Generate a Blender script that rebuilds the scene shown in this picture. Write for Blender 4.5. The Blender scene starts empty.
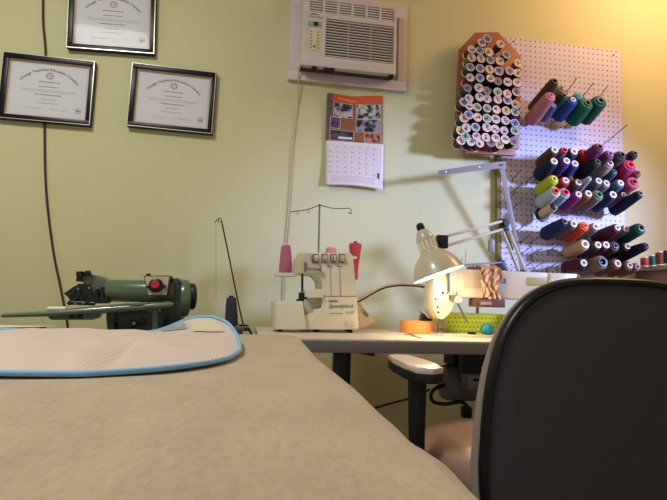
import bpy, bmesh, math, random
from mathutils import Vector, Matrix, Quaternion
random.seed(7)
C = bpy.context.scene.collection
sin, cos, PI = math.sin, math.cos, math.pi
V = Vector

# ------------------------------------------------------------------ camera
EX = V((2912, 138, 500)).normalized()
EZ = V((160, -5200, 500)); EZ = (EZ - EX * EZ.dot(EX)).normalized()
EY = EZ.cross(EX)
CAM = V((0, 0, .865))
WY = 2.1          # plane of the back wall
DESK = .751       # top of the sewing desk
TAB = .765        # top of the cutting table

def ray(px, py):
    d = V((px - 333.5, py - 250, 500.)); return V((d.dot(EX), d.dot(EY), d.dot(EZ)))
def P(px, py, Y):
    r = ray(px, py); return CAM + r * (Y / r.y)
def Z(px, py, z):
    r = ray(px, py); return CAM + r * ((z - CAM.z) / r.z)

cd = bpy.data.cameras.new('camera'); cam = bpy.data.objects.new('camera', cd); C.objects.link(cam)
right = V((EX.x, EY.x, EZ.x)); down = V((EX.y, EY.y, EZ.y)); fwd = V((EX.z, EY.z, EZ.z))
m3 = Matrix((right, -down, -fwd)).transposed()
cam.matrix_world = Matrix.Translation(CAM) @ m3.to_4x4()
cd.sensor_width = 36; cd.lens = 500 / 667 * 36; cd.clip_start = .02
bpy.context.scene.camera = cam

# ------------------------------------------------------------------ materials
def lin(c):
    return tuple((x / 255 / 12.92) if x / 255 <= .04045 else ((x / 255 + .055) / 1.055) ** 2.4 for x in c) + (1,)
MATS = {}
def mat(name, col, rough=.6, metal=0, bump=0, bscale=60, vary=0, vscale=8, spec=.5, emit=None, estr=0, alpha=1, coat=0, sheen=0, bands=0, bandaxis='Z', coords='Object'):
    if name in MATS: return MATS[name]
    m = bpy.data.materials.new(name); m.use_nodes = True; MATS[name] = m
    nt = m.node_tree; N = nt.nodes; L = nt.links; b = N['Principled BSDF']
    b.inputs['Base Color'].default_value = lin(col); b.inputs['Roughness'].default_value = rough
    b.inputs['Metallic'].default_value = metal; b.inputs['Specular IOR Level'].default_value = spec
    b.inputs['Alpha'].default_value = alpha; b.inputs['Coat Weight'].default_value = coat
    b.inputs['Sheen Weight'].default_value = sheen
    if emit: b.inputs['Emission Color'].default_value = lin(emit); b.inputs['Emission Strength'].default_value = estr
    tc = N.new('ShaderNodeTexCoord')
    if vary:
        n = N.new('ShaderNodeTexNoise'); n.inputs['Scale'].default_value = vscale; n.inputs['Detail'].default_value = 5
        L.new(tc.outputs[coords], n.inputs['Vector'])
        mx = N.new('ShaderNodeMix'); mx.data_type = 'RGBA'
        c = lin(col); mx.inputs[6].default_value = tuple(x * (1 - vary) for x in c[:3]) + (1,)
        mx.inputs[7].default_value = tuple(min(1, x * (1 + vary)) for x in c[:3]) + (1,)
        L.new(n.outputs['Fac'], mx.inputs['Factor']); L.new(mx.outputs[2], b.inputs['Base Color'])
    if bump:
        bp = N.new('ShaderNodeBump'); bp.inputs['Strength'].default_value = bump; bp.inputs['Distance'].default_value = .002
        if bands:
            n = N.new('ShaderNodeTexWave'); n.bands_direction = bandaxis; n.inputs['Scale'].default_value = bands
            n.inputs['Distortion'].default_value = 1.5; L.new(tc.outputs[coords], n.inputs['Vector']); L.new(n.outputs['Fac'], bp.inputs['Height'])
        else:
            n = N.new('ShaderNodeTexNoise'); n.inputs['Scale'].default_value = bscale; n.inputs['Detail'].default_value = 4
            L.new(tc.outputs[coords], n.inputs['Vector']); L.new(n.outputs['Fac'], bp.inputs['Height'])
        L.new(bp.outputs['Normal'], b.inputs['Normal'])
    return m

M_wall = mat('painted_wall', (208, 203, 160), .75, vary=.03, vscale=3, bump=.25, bscale=90)
M_white = mat('white_plastic', (226, 222, 208), .35)
M_black = mat('black_metal', (20, 20, 22), .4)
M_blackp = mat('black_plastic', (24, 24, 27), .5)
M_steel = mat('steel', (150, 148, 146), .35, metal=.85)
M_dark = mat('dark_gap', (22, 20, 20), .8)
M_green = mat('green_enamel', (88, 104, 82), .3, vary=.06, vscale=20, coat=.4)
M_dgreen = mat('dark_green_enamel', (48, 62, 48), .4, vary=.1, vscale=25)

# ------------------------------------------------------------------ mesh builder
class MB:
    def __init__(s, M=None): s.bm = bmesh.new(); s.M = M or Matrix()
    def _v(s, p): return s.bm.verts.new(s.M @ V(p))
    def face(s, vs):
        try: return s.bm.faces.new(vs)
        except ValueError: return None
    def box(s, a, b, bevel=0, M=None):
        a = V(a); b = V(b); T = M or Matrix()
        vs = [s._v(T @ V((x, y, z))) for x in (a.x, b.x) for y in (a.y, b.y) for z in (a.z, b.z)]
        fs = [s.face([vs[i] for i in q]) for q in ((0,1,3,2),(4,6,7,5),(0,4,5,1),(2,3,7,6),(0,2,6,4),(1,5,7,3))]
        if bevel:
            es = list({e for f in fs if f for e in f.edges})
            bmesh.ops.bevel(s.bm, geom=es, offset=bevel, segments=2, affect='EDGES', profile=.6)
        return s
    def prism(s, pts, d, bevel=0, M=None):
        """closed 3-D outline swept by vector d"""
        d = V(d); T = M or Matrix()
        A = [s._v(T @ V(p)) for p in pts]; B = [s._v(T @ (V(p) + d)) for p in pts]
        n = len(pts); fs = [s.face(A[::-1]), s.face(B)]
        for i in range(n): fs.append(s.face([A[i], A[(i+1) % n], B[(i+1) % n], B[i]]))
        if bevel:
            es = list({e for f in fs if f for e in f.edges})
            bmesh.ops.bevel(s.bm, geom=es, offset=bevel, segments=2, affect='EDGES', profile=.6)
        return s
    def lathe(s, prof, o=(0,0,0), axis=(0,0,1), seg=20, cap=True, sx=1):
        """prof: list of (radius, height) along axis"""
        o = V(o); q = V((0,0,1)).rotation_difference(V(axis).normalized())
        rings = []
        for r, h in prof:
            if r < 1e-6: rings.append([s._v(o + q @ V((0,0,h)))])
            else: rings.append([s._v(o + q @ V((r*sx*cos(2*PI*k/seg), r*sin(2*PI*k/seg), h))) for k in range(seg)])
        for a, b in zip(rings, rings[1:]):
            for k in range(seg):
                if len(a) == 1 and len(b) == 1: continue
                if len(a) == 1: s.face([a[0], b[k], b[(k+1) % seg]])
                elif len(b) == 1: s.face([a[k], a[(k+1) % seg], b[0]])
                else: s.face([a[k], a[(k+1) % seg], b[(k+1) % seg], b[k]])
        if cap:
            if len(rings[0]) > 1: s.face(rings[0][::-1])
            if len(rings[-1]) > 1: s.face(rings[-1])
        return s
    def cyl(s, p0, p1, r0, r1=None, seg=16, cap=True):
        p0 = V(p0); p1 = V(p1); return s.lathe([(r0, 0), (r1 if r1 is not None else r0, (p1-p0).length)], p0, p1-p0, seg, cap)
    def tube(s, pts, r, seg=8, closed=False):
        pts = [V(p) for p in pts]; n = len(pts); rings = []; up = None
        for i, p in enumerate(pts):
            a = pts[(i-1) % n] if (closed or i > 0) else p; b = pts[(i+1) % n] if (closed or i < n-1) else p
            t = (b-a).normalized()
            if up is None:
                up = V((0,0,1)) if abs(t.z) < .9 else V((1,0,0))
            u = (up - t*up.dot(t)).normalized(); w = t.cross(u); up = u
            rr = r[i] if isinstance(r, (list, tuple)) else r
            rings.append([s._v(p + (u*cos(2*PI*k/seg) + w*sin(2*PI*k/seg))*rr) for k in range(seg)])
        for i in range(n if closed else n-1):
            a, b = rings[i], rings[(i+1) % n]
            for k in range(seg): s.face([a[k], a[(k+1)%seg], b[(k+1)%seg], b[k]])
        if not closed: s.face(rings[0][::-1]); s.face(rings[-1])
        return s
    def grid(s, f, nu, nv, thick=0):
        g = [[s._v(f(i/nu, j/nv)) for j in range(nv+1)] for i in range(nu+1)]
        for i in range(nu):
            for j in range(nv): s.face([g[i][j], g[i+1][j], g[i+1][j+1], g[i][j+1]])
        return s
    def build(s, name, m, parent=None, smooth=True, angle=40, sub=0, solid=0, bevel=0):
        bmesh.ops.recalc_face_normals(s.bm, faces=s.bm.faces)
        me = bpy.data.meshes.new(name); o = bpy.data.objects.new(name, me); C.objects.link(o)
        # world origin of the parent chain
        if parent is not None:
            Mw = Matrix(); q = parent
            while q is not None: Mw = q.matrix_basis @ Mw; q = q.parent
            off = Mw.inverted()
            if s.M is None or not getattr(s, 'local', False): s.bm.transform(off)
            o.parent = parent
        else:
            co = [v.co for v in s.bm.verts]
            c = V((sum(v.x for v in co)/len(co), sum(v.y for v in co)/len(co), min(v.z for v in co)))
            s.bm.transform(Matrix.Translation(-c)); o.location = c
        s.bm.to_mesh(me); s.bm.free()
        me.materials.append(m)
        if smooth:
            for p in me.polygons: p.use_smooth = True
            try: me.set_sharp_from_angle(angle=math.radians(angle))
            except Exception: pass
        if solid:
            md = o.modifiers.new('solid', 'SOLIDIFY'); md.thickness = solid; md.offset = 0
        if bevel:
            md = o.modifiers.new('bevel', 'BEVEL'); md.width = bevel; md.segments = 2; md.limit_method = 'ANGLE'
        if sub:
            md = o.modifiers.new('sub', 'SUBSURF'); md.levels = sub; md.render_levels = sub
        return o

def tag(o, label, cat, group=None, kind=None):
    if label: o['label'] = label
    if cat: o['category'] = cat
    if group: o['group'] = group
    if kind: o['kind'] = kind
    return o
def thing(name, label, cat, loc, group=None, rot=None):
    o = bpy.data.objects.new(name, None); C.objects.link(o); o.location = loc; o.empty_display_size = .05
    if rot is not None: o.rotation_mode = 'QUATERNION'; o.rotation_quaternion = rot
    return tag(o, label, cat, group)
def struct(o): o['kind'] = 'structure'; return o

def text_mb(txt, size, org, ux=(1,0,0), uz=(0,0,1), lift=0, arc=None, align='CENTER', shear=0, bold=0, mb=None):
    """lettering on a flat face; arc = radius of an arch the baseline follows"""
    cu = bpy.data.curves.new('t', 'FONT'); cu.body = txt; cu.size = size; cu.align_x = align; cu.shear = shear
    cu.resolution_u = 2; cu.offset = bold
    ob = bpy.data.objects.new('t', cu); C.objects.link(ob)
    dg = bpy.context.evaluated_depsgraph_get(); me = ob.evaluated_get(dg).to_mesh()
    mb = mb or MB(); ux = V(ux).normalized(); uz = V(uz).normalized(); n = ux.cross(uz); org = V(org)
    vs = []
    for v in me.vertices:
        x, y = v.co.x, v.co.y
        if arc:
            a = x / arc; x, y = (arc + y) * sin(a), (arc + y) * cos(a) - arc
        vs.append(mb.bm.verts.new(org + ux*x + uz*y + n*lift))
    for p in me.polygons: mb.face([vs[i] for i in p.vertices])
    ob.evaluated_get(dg).to_mesh_clear(); bpy.data.objects.remove(ob); bpy.data.curves.remove(cu)
    return mb
def catmull(pts, n=8, closed=False):
    pts = [V(p) for p in pts]; out = []; N = len(pts)
    for i in range(N if closed else N-1):
        g = (lambda k: pts[k % N]) if closed else (lambda k: pts[max(0, min(N-1, k))])
        a, b, c, d = g(i-1), g(i), g(i+1), g(i+2)
        for k in range(n):
            t = k/n
            out.append(.5*((2*b) + (c-a)*t + (2*a-5*b+4*c-d)*t*t + (3*b-a-3*c+d)*t**3))
    if not closed: out.append(pts[-1])
    return out

# ------------------------------------------------------------------ room shell
def slab(name, a, b, m): return struct(MB().box(a, b).build(name, m, smooth=False))
slab('wall_back', (-2.6, WY, 0), (3.6, WY+.1, 2.7), M_wall)
slab('wall_left', (-2.7, -2.6, 0), (-2.6, WY+.1, 2.7), M_wall)
slab('wall_right', (3.6, -2.6, 0), (3.7, WY+.1, 2.7), M_wall)
slab('ceiling', (-2.7, -2.6, 2.7), (3.7, WY+.1, 2.8), mat('ceiling_paint', (225, 220, 200), .9))
M_floor = mat('floor_vinyl', (120, 122, 116), .5, vary=.12, vscale=5)
slab('floor', (-2.7, -2.6, -.1), (3.7, WY+.1, 0), M_floor)
struct(MB().box((-2.59, WY-.015, .0), (3.59, WY-.001, .10), .004).build('baseboard_back', mat('baseboard_paint', (150, 156, 150), .5)))

# ------------------------------------------------------------------ framed certificates
M_paper = mat('certificate_paper', (216, 214, 224), .7, vary=.03, vscale=30)
M_ink = mat('grey_ink', (52, 52, 72), .8)
M_frame = mat('black_frame_lacquer', (16, 15, 28), .35, spec=.25)
M_silver = mat('silver_lip', (215, 208, 196), .3, metal=.5)
M_gold = mat('gold_lip', (176, 146, 104), .5, metal=.3)
M_mat = mat('cream_mount', (205, 196, 176), .8)
M_glass = mat('picture_glass', (255, 255, 255), .06, spec=.5, alpha=.07)

def certificate(corners, label, sealright=True, seed=1):
    R = random.Random(seed)
    tl, tr, br, bl = [P(x, y, WY-.014) for x, y in corners]
    c = (tl+tr+br+bl)/4; ux = ((tr-tl)+(br-bl)).normalized(); uz = V((-ux.z, 0, ux.x))
    w = ((tr-tl).length+(br-bl).length)/2; h = ((tl-bl).dot(uz)+(tr-br).dot(uz))/2
    t = thing('framed_certificate', label, 'picture frame', c - uz*h/2, 'framed certificates on the wall')
    n = V((0,-1,0))
    def q(a, b, k): return c + ux*a + uz*b + n*k
    def rect(mb, x0, x1, z0, z1, k0, k1, bev=0):
        mb.prism([q(x0,z0,k0), q(x1,z0,k0), q(x1,z1,k0), q(x0,z1,k0)], n*(k1-k0), bev)
    W, H = w/2, h/2; f = .021
    fr = MB()
    rect(fr, -W, W, H-f, H, -.013, .012, .003); rect(fr, -W, W, -H, -H+f, -.013, .012, .003)
    rect(fr, -W, -W+f, -H+f, H-f, -.013, .012, .003); rect(fr, W-f, W, -H+f, H-f, -.013, .012, .003)
    fo = fr.build('frame', M_frame, t)
    lp = MB()
    for s_ in (1,):
        rect(lp, -W+.001, W-.001, -H+.002, -H+.0045, .008, .0135); rect(lp, W-.0045, W-.002, -H+.001, H-.001, .008, .0135)
        rect(lp, -W+.001, W-.001, H-.002, H-.001, .008, .0125); rect(lp, -W+.001, -W+.002, -H+.001, H-.001, .008, .0125)
    lp.build('silver_edge', M_silver, t)
    gp = MB(); g = f
    rect(gp, -W+g, -W+g+.0025, -H+g, H-g, -.004, .004); rect(gp, W-g-.0025, W-g, -H+g, H-g, -.004, .006)
    rect(gp, -W+g, W-g, -H+g, -H+g+.002, -.004, .006); rect(gp, -W+g, W-g, H-g-.003, H-g, -.004, .006)
    gp.build('gold_inner_lip', M_gold, t)
    mm = MB(); rect(mm, -W+g, W-g, -H+g, H-g, -.008, -.004); mm.build('backing_board', M_mat, t)
    iw, ih = W-g-.010, H-g-.008
    pp = MB(); rect(pp, -iw, iw, -ih, ih, -.004, -.0034); doc = pp.build('certificate_sheet', M_paper, t)
    k = -.0032
    ink = text_mb('Orange Technical Education Centers', .0158, q(0, ih*.76, k), ux, uz, arc=iw*.95, bold=.0004)
    ink.build('lettering', M_ink, doc)
    sl = MB(); cc = q(0, ih*.56, k)
    for r0, r1 in ((.0125,.0145), (.0085,.0112)):
        for i in range(24):
            a, b = 2*PI*i/24, 2*PI*(i+.8)/24
            sl.face([sl._v(cc+ux*r*cos(z)+uz*r*sin(z)) for r, z in ((r0,a),(r1,a),(r1,b),(r0,b))])
    for i in range(5):
        a = PI/2+2*PI*i/5; sl.face([sl._v(cc+(ux*cos(z)+uz*sin(z))*r) for r, z in ((.0055,a),(.002,a+.5),(0,a),(.002,a-.5))])
    sl.build('round_seal', M_ink, doc)
    ln = MB()
    def dashes(z, half, hh, dens=1.):
        x = -half
        while x < half:
            L = R.uniform(.003, .009); 
            if x+L > half: break
            ln.face([ln._v(q(a, b, k)) for a, b in ((x,z),(x+L,z),(x+L,z+hh),(x,z+hh))]); x += L + R.uniform(.0012, .003)
    dashes(ih*.30, iw*.30, .0035); dashes(ih*.12, iw*.27, .003); dashes(-.01*ih, iw*.78, .0014); dashes(-.07*ih, iw*.7, .0014)
    dashes(-ih*.2, iw*.36, .0035); dashes(-ih*.37, iw*.2, .002); dashes(-ih*.52, iw*.3, .002)
    ln.build('small_print', M_ink, doc)
    sg = MB()
    for x0, L in ((-iw*.62, iw*.5), (iw*.05, iw*.5)):
        pts = [q(x0 + L*i/26, -ih*.74 + R.uniform(-.004,.005), k-.0002) for i in range(27)]
        sg.tube(catmull(pts, 3), .00045, 4)
    sg.build('signatures', M_ink, doc)
    s2 = MB(); cc = q(iw*.83, -ih*.70, k)
    for r0, r1 in ((.0095,.0115),):
        for i in range(20):
            a, b = 2*PI*i/20, 2*PI*(i+1)/20
            s2.face([s2._v(cc+ux*r*cos(z)+uz*r*sin(z)) for r, z in ((r0,a),(r1,a),(r1,b),(r0,b))])
    s2.face([s2._v(cc+ux*a+uz*b) for a, b in ((-.007,-.003),(.007,-.003),(.005,.002),(0,.004),(-.005,.002))])
    s2.build('small_round_stamp', M_ink, doc)
    gl = MB(); rect(gl, -W+g, W-g, -H+g, H-g, .002, .0032); gl.build('glass', M_glass, t)
certificate([(2.7,53),(95.5,62),(92,127.5),(0,118.5)], 'black framed certificate lowest at the left edge, hanging over the dark wall cable', seed=1)
certificate([(69.8,-18),(157.5,-10),(154.5,55.9),(67.4,48.8)], 'black framed certificate highest of the three, cut off by the top of the photo', seed=2)
certificate([(133,64),(217,73.3),(212.6,135.7),(127,126.4)], 'black framed certificate rightmost of the three, with no cable behind it', seed=3)

# ------------------------------------------------------------------ air conditioner with mounting panel
M_ac = mat('ac_plastic', (208, 200, 198), .4)
M_acp = mat('ac_panel_board', (214, 200, 202), .6, vary=.05, vscale=25)
x0, z0 = P(287.5,78,WY-.02).x, (P(288,79.5,WY-.02).z+P(407,91,WY-.02).z)/2; x1 = P(406,90,WY-.02).x
pb = MB()
ax0, ax1, az0, az1 = P(300.6,66,WY-.09).x, P(396,76,WY-.09).x, P(350,70.5,WY-.09).z, 0
az1 = az0 + .315
pb.box((x0, WY-.022, z0), (x1, WY, ax0*0+az0+.01), .003); pb.box((x0, WY-.022, az1-.01), (x1, WY, az1+.06), .003)
pb.box((x0, WY-.022, az0+.01), (ax0+.012, WY, az1-.01), .003); pb.box((ax1-.012+.04, WY-.022, az0+.01), (x1, WY, az1-.01), .003)
struct(pb.build('trim_1', M_acp))
ac = thing('air_conditioner', 'white window air conditioner set in a boxed panel high on the wall', 'air conditioner', ((ax0+ax1)/2, WY-.09, az0))
YF = WY-.09
MB().box((ax0+.01, YF+.03, az0+.006), (ax1-.006, WY+.0, az1-.004), .004).build('body', mat('ac_body_dark', (70, 64, 62), .6), ac)
f = MB()
# front bezel built around the two louvre openings
def zz(a): return az0 + (az1-az0)*a
def xx(a): return ax0 + (ax1-ax0)*a
Lz0, Lz1 = zz(.16), zz(.70); Tz0, Tz1 = zz(.77), zz(.95)
gx0, gx1, tx0 = xx(.245), xx(.97), xx(.07)
f.box((ax0, YF, az0+.004), (ax1, YF+.03, Lz0), .003)
f.box((ax0, YF, Lz1), (ax1, YF+.03, Tz0), .002)
f.box((ax0, YF, Tz1), (ax1, YF+.03, az1), .003)
f.box((ax0, YF, Lz0-.001), (gx0, YF+.03, Lz1+.001)); f.box((gx1, YF, Lz0-.001), (ax1, YF+.03, Lz1+.001))
f.box((ax0, YF, Tz0-.001), (tx0, YF+.03, Tz1+.001)); f.box((gx1, YF, Tz0-.001), (ax1, YF+.03, Tz1+.001))
f.box((ax0, YF+.028, az0+.004), (ax0+.003, WY-.022, az1)); f.box((ax1-.003, YF+.028, az0+.02), (ax1, WY-.022, az1))
f.build('front_bezel', M_ac, ac)
lv = MB(); nL = 14
for i in range(nL):
    z = Lz0 + (Lz1-Lz0)*(i+.5)/nL
    lv.box((gx0, YF+.003, z-.0022), (gx1, YF+.010, z+.0022), .0008)
for a in (.33, .66): lv.box((gx0+(gx1-gx0)*a-.0015, YF+.006, Lz0), (gx0+(gx1-gx0)*a+.0015, YF+.012, Lz1))
lv.build('intake_grille', M_ac, ac)
tv = MB(); nT = 5
for i in range(nT):
    z = Tz0 + (Tz1-Tz0)*(i+.5)/nT
    tv.box((tx0, YF+.003, z-.003), (gx1, YF+.012, z+.003), .0008)
for i in range(1, 6): 
    x = tx0+(gx1-tx0)*i/6; tv.box((x-.005, YF+.001, Tz0), (x+.005, YF+.014, Tz1))
tv.build('air_outlet_louvres', M_ac, ac)
cp = MB().box((xx(.075), YF-.0025, zz(.22)), (xx(.185), YF+.001, zz(.53)), .002).build('control_panel', mat('ac_panel_cream', (214, 206, 176), .5), ac)
bt = MB()
for i in range(6):
    z = zz(.25+.045*i)
    bt.box((xx(.085), YF-.004, z), (xx(.105), YF-.002, z+.005), .0008); bt.box((xx(.155), YF-.004, z), (xx(.175), YF-.002, z+.005), .0008)
bt.lathe([(.006,0),(.005,.003)], (xx(.13), YF-.0025, zz(.28)), (0,-1,0), 14)
bt.build('buttons', mat('ac_button_olive', (140, 132, 90), .5), cp)
dp = MB().box((xx(.06), YF-.003, zz(.56)), (xx(.20), YF+.001, zz(.63)), .001).build('display_strip', mat('ac_display_green', (150, 168, 140), .4), ac)
MB().box((xx(.115), YF-.0045, zz(.568)), (xx(.165), YF-.002, zz(.622)), .0006).build('display_window', mat('ac_display_dark', (30, 45, 35), .3), dp)
lg = text_mb('Arctic King', .013, (xx(.135), YF-.0012, zz(.685)), shear=.3)
lg.face([lg._v((xx(a), YF-.0012, zz(b))) for a, b in ((.07,.715),(.10,.735),(.12,.755),(.13,.735),(.15,.745),(.17,.725),(.145,.733),(.13,.722),(.117,.738),(.10,.722))])
lg.build('logo', mat('ac_logo_blue', (70, 74, 130), .5), ac)
hk = MB().tube([(xx(.0)+.004, YF+.02, az0+.01), (xx(0)+.004, YF+.02, az0-.012), (xx(0)+.014, YF+.02, az0-.012)], .003)
hk.build('cord_clip', M_dark, ac)
for a in (.12,.24,.3,.93):
    hk = MB().box((xx(a), YF+.004, az0-.007), (xx(a)+.02, YF+.03, az0+.006), .001)
    hk.build('bottom_clip', M_dark, ac)

# cords on the wall
def cord(name, pts, r, m, label, cat='cable', n=8, group=None):
    o = MB().tube(catmull(pts, n), r, 8).build(name, m); return tag(o, label, cat, group)
YC = WY-.006
cord('wall_cable', [P(43.5,-30,YC), P(43,20,YC), P(45.5,55,YC), P(44.5,120,YC), P(46,190,YC), P(53,250,YC), P(61,290,YC), P(68,331,YC), P(70,380,YC)], .0042, mat('cable_dark', (52, 36, 40), .5),
     'dark brown cable running down the wall behind the lower left certificate')
cord('power_cord', [P(298.5,66,WY-.05), P(298.5,78,WY-.03), P(297.5,110,YC), P(293,150,YC), P(291,190,YC), P(287.5,235,YC), P(285.5,262,YC), P(284,300,YC), P(283,335,YC), P(283,380,YC)], .0024, mat('cord_white', (184, 176, 156), .5),
     'thin white power cord dropping from the air conditioner to behind the pale sewing machine')

# ------------------------------------------------------------------ calendar
cal = thing('wall_calendar', 'wall calendar with orange photo page above a white month grid', 'calendar', P(354,190,WY-.005))
def calp(u, v, off=0, up=True):
    # u,v in page, v=1 at the top; outline of both pages in the wall plane
    if up: a, b, c_, d = P(325,141,WY), P(382,145,WY), P(382,97.5,WY), P(326.5,95,WY)
    else: a, b, c_, d = P(325,186,WY), P(381.5,191,WY), P(383,145,WY), P(325.5,141,WY)
    p = (a*(1-u)+b*u)*(1-v) + (d*(1-u)+c_*u)*v
    if up:
        y = .010 + .006*sin(u*PI*1.6+.5)*v + .03*max(0, v-.8)**1.0
        p.z += (.006*sin(u*PI*2.2+1.8) - .003)*v
    else:
        y = .010 + .010*(1-v)**2*(1+.8*sin(u*PI))
        p.z += .007*sin(u*PI)*(1-v)
    return V((p.x, WY-y-off, p.z))
M_org = mat('calendar_orange', (206, 88, 42), .6, vary=.15, vscale=40)
up = MB().grid(lambda u, v: calp(u, v), 24, 24).build('photo_page', mat('calendar_brown', (136, 86, 56), .5, vary=.12, vscale=60), cal, solid=.0012)
MB().grid(lambda u, v: calp(.10+.9*u, .84+.16*v, .0012), 20, 4).build('orange_header', M_org, up)
hd = MB()
for i in range(9):
    u = .2 + .035*i; hd.grid(lambda a, b: calp(u+.02*a+.01*b, .905-.004*i+.035*b, .0018), 1, 1)
hd.build('header_lettering', mat('calendar_yellow', (240, 170, 90), .5), up)
MB().grid(lambda u, v: calp(.0+.10*u, .1+.88*v, .0012), 3, 12).build('purple_side_strip', mat('calendar_mauve', (96, 78, 96), .6, vary=.1), up)
M_ph = []
for i, (c1, c2) in enumerate((((190,182,190),(40,36,52)), ((196,196,196),(34,34,40)), ((150,150,160),(24,26,34)), ((110,84,130),(40,34,60)), ((196,130,100),(90,40,34)), ((90,70,90),(30,26,34)))):
    m = mat('photo_print_%s' % 'abcdef'[i], c1, .4); nt = m.node_tree; b = nt.nodes['Principled BSDF']
    n = nt.nodes.new('ShaderNodeTexNoise'); n.inputs['Scale'].default_value = 45; n.inputs['Detail'].default_value = 6
    r = nt.nodes.new('ShaderNodeValToRGB'); r.color_ramp.elements[0].position = .44; r.color_ramp.elements[1].position = .58
    r.color_ramp.elements[0].color = lin(c2); r.color_ramp.elements[1].color = lin(c1)
    tc = nt.nodes.new('ShaderNodeTexCoord'); nt.links.new(tc.outputs['Object'], n.inputs['Vector'])
    nt.links.new(n.outputs['Fac'], r.inputs['Fac']); nt.links.new(r.outputs['Color'], b.inputs['Base Color']); M_ph.append(m)
M_bord = mat('photo_border', (206, 176, 160), .6)
for k, (a, b, c_, d) in enumerate(((.13,.45,.52,.82), (.53,.96,.52,.82), (.53,.96,.24,.50), (.08,.24,.28,.50), (.68,.96,.02,.20), (.08,.48,.02,.23))):
    MB().grid(lambda u, v: calp(a-.012+(b-a+.024)*u, c_-.012+(d-c_+.024)*v, .0016), 4, 4).build('photo_border', M_bord, up)
    MB().grid(lambda u, v: calp(a+(b-a)*u, c_+(d-c_)*v, .0022), 4, 4).build('photo', M_ph[k], up)
    if k == 5: MB().grid(lambda u, v: calp(.22+.24*u, .05+.05*v, .0028), 4, 1).build('photo_white_patch', M_paper, up)
lo = MB().grid(lambda u, v: calp(u, v, 0, False), 20, 20).build('month_page', mat('calendar_paper', (226, 212, 214), .7), cal, solid=.0012)
gl = MB(); R = random.Random(4)
for r in range(6):
    for c_ in range(7):
        u = .06+.125*c_; v = .86-.115*r
        if r == 0 and c_ < 1: continue
        gl.grid(lambda a, b: calp(u+R.uniform(.02,.05)*a, v+.02*b, .0016, False), 1, 1)
        gl.grid(lambda a, b: calp(u+.05+.03*a, v-.02+.012*b, .0016, False), 1, 1)
for r in range(7): gl.grid(lambda a, b: calp(.05+.9*a, .90-.115*r+.003*b, .0016, False), 12, 1)
for c_ in range(8): gl.grid(lambda a, b: calp(.05+.1286*c_+.003*a, .21+.69*b, .0016, False), 1, 12)
for r in range(5):
    u = .08
    while u < .85:
        w_ = R.uniform(.01,.04); gl.grid(lambda a, b: calp(u+w_*a, .19-.028*r+.009*b, .0016, False), 1, 1); u += w_+.012
gl.build('month_print', mat('pale_ink', (176, 160, 170), .8), lo)
MB().grid(lambda a, b: calp(.90+.035*a, .23+.12*b, .002, False), 1, 1).build('dark_stamp', M_ink, lo)
MB().lathe([(.004,0),(.003,.004),(0,.005)], calp(.5,.97)+V((0,.002,.004)), (0,-1,0), 10).build('nail', M_steel, cal)

# ------------------------------------------------------------------ pegboard
px0, px1 = P(501,160,WY-.024).x, P(623.3,160,WY-.024).x; pz1 = 2.113; pz0 = .90
m = mat('pegboard_white', (226, 212, 226), .55)
nt = m.node_tree; N = nt.nodes; L = nt.links; b = N['Principled BSDF']; tc = N.new('ShaderNodeTexCoord'); sp = N.new('ShaderNodeSeparateXYZ'); L.new(tc.outputs['Object'], sp.inputs[0])
def mth(op, a, bb=None):
    n = N.new('ShaderNodeMath'); n.operation = op
    for i, x in enumerate((a, bb)):
        if x is None: continue
        if isinstance(x, (int, float)): n.inputs[i].default_value = x
        else: L.new(x, n.inputs[i])
    return n.outputs[0]
PITCH = .0254
fx = mth('SUBTRACT', mth('FRACT', mth('DIVIDE', sp.outputs[0], PITCH)), .5); fz = mth('SUBTRACT', mth('FRACT', mth('DIVIDE', sp.outputs[2], PITCH)), .5)
d2 = mth('ADD', mth('MULTIPLY', fx, fx), mth('MULTIPLY', fz, fz)); hole = mth('LESS_THAN', d2, .022)
mx = N.new('ShaderNodeMix'); mx.data_type = 'RGBA'; mx.inputs[6].default_value = lin((210, 198, 222)); mx.inputs[7].default_value = lin((58, 44, 60)); L.new(hole, mx.inputs['Factor']); L.new(mx.outputs[2], b.inputs['Base Color'])
PB = WY-.024; 
pgb = thing('pegboard', 'white perforated pegboard on the wall holding rows of thread cones', 'pegboard', ((px0+px1)/2, WY-.012, pz0))
o = MB().box((px0, PB, pz0), (px1, PB+.006, pz1), .001).build('perforated_panel', m, pgb, smooth=False)
bt = MB()
for x in (px0+.01, px1-.022): bt.box((x, PB+.006, pz0), (x+.012, WY-.001, pz1))
bt.box((px0+.022, PB+.006, pz1-.02), (px1-.022, WY-.001, pz1-.002)); bt.build('rear_batten', mat('batten_wood', (150, 132, 84), .7), pgb)
MB().box((px0-.017, PB+.002, pz0), (px0-.0015, WY-.001, P(498,157,WY-.02).z), .001).build('edge_strip', mat('strip_olive', (138, 122, 76), .7), pgb)  # narrow olive strip along the board's left edge
sc_ = MB()
for px_, py_ in ((513.5,41.5),(613.5,55)):
    sc_.lathe([(.005,0),(.004,.002),(0,.003)], P(px_, py_, PB), (0,-1,0), 12)
sc_.build('screw', M_black, pgb)

# thread colours -> materials
def thr(c):
    c = tuple(min(255, int(v*1.04)) for v in c)
    return mat('thread_%s' % '_'.join(str(v) for v in c), c, .6, bump=.6, bands=170, bandaxis='Z', vary=.12, vscale=70, spec=.2)
def colm(c): return mat('plastic_%s' % '_'.join(str(v) for v in c), c, .45)
M_peg = mat('peg_wire', (90, 82, 84), .35, metal=.7)
WHT = (226, 220, 214)

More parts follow.
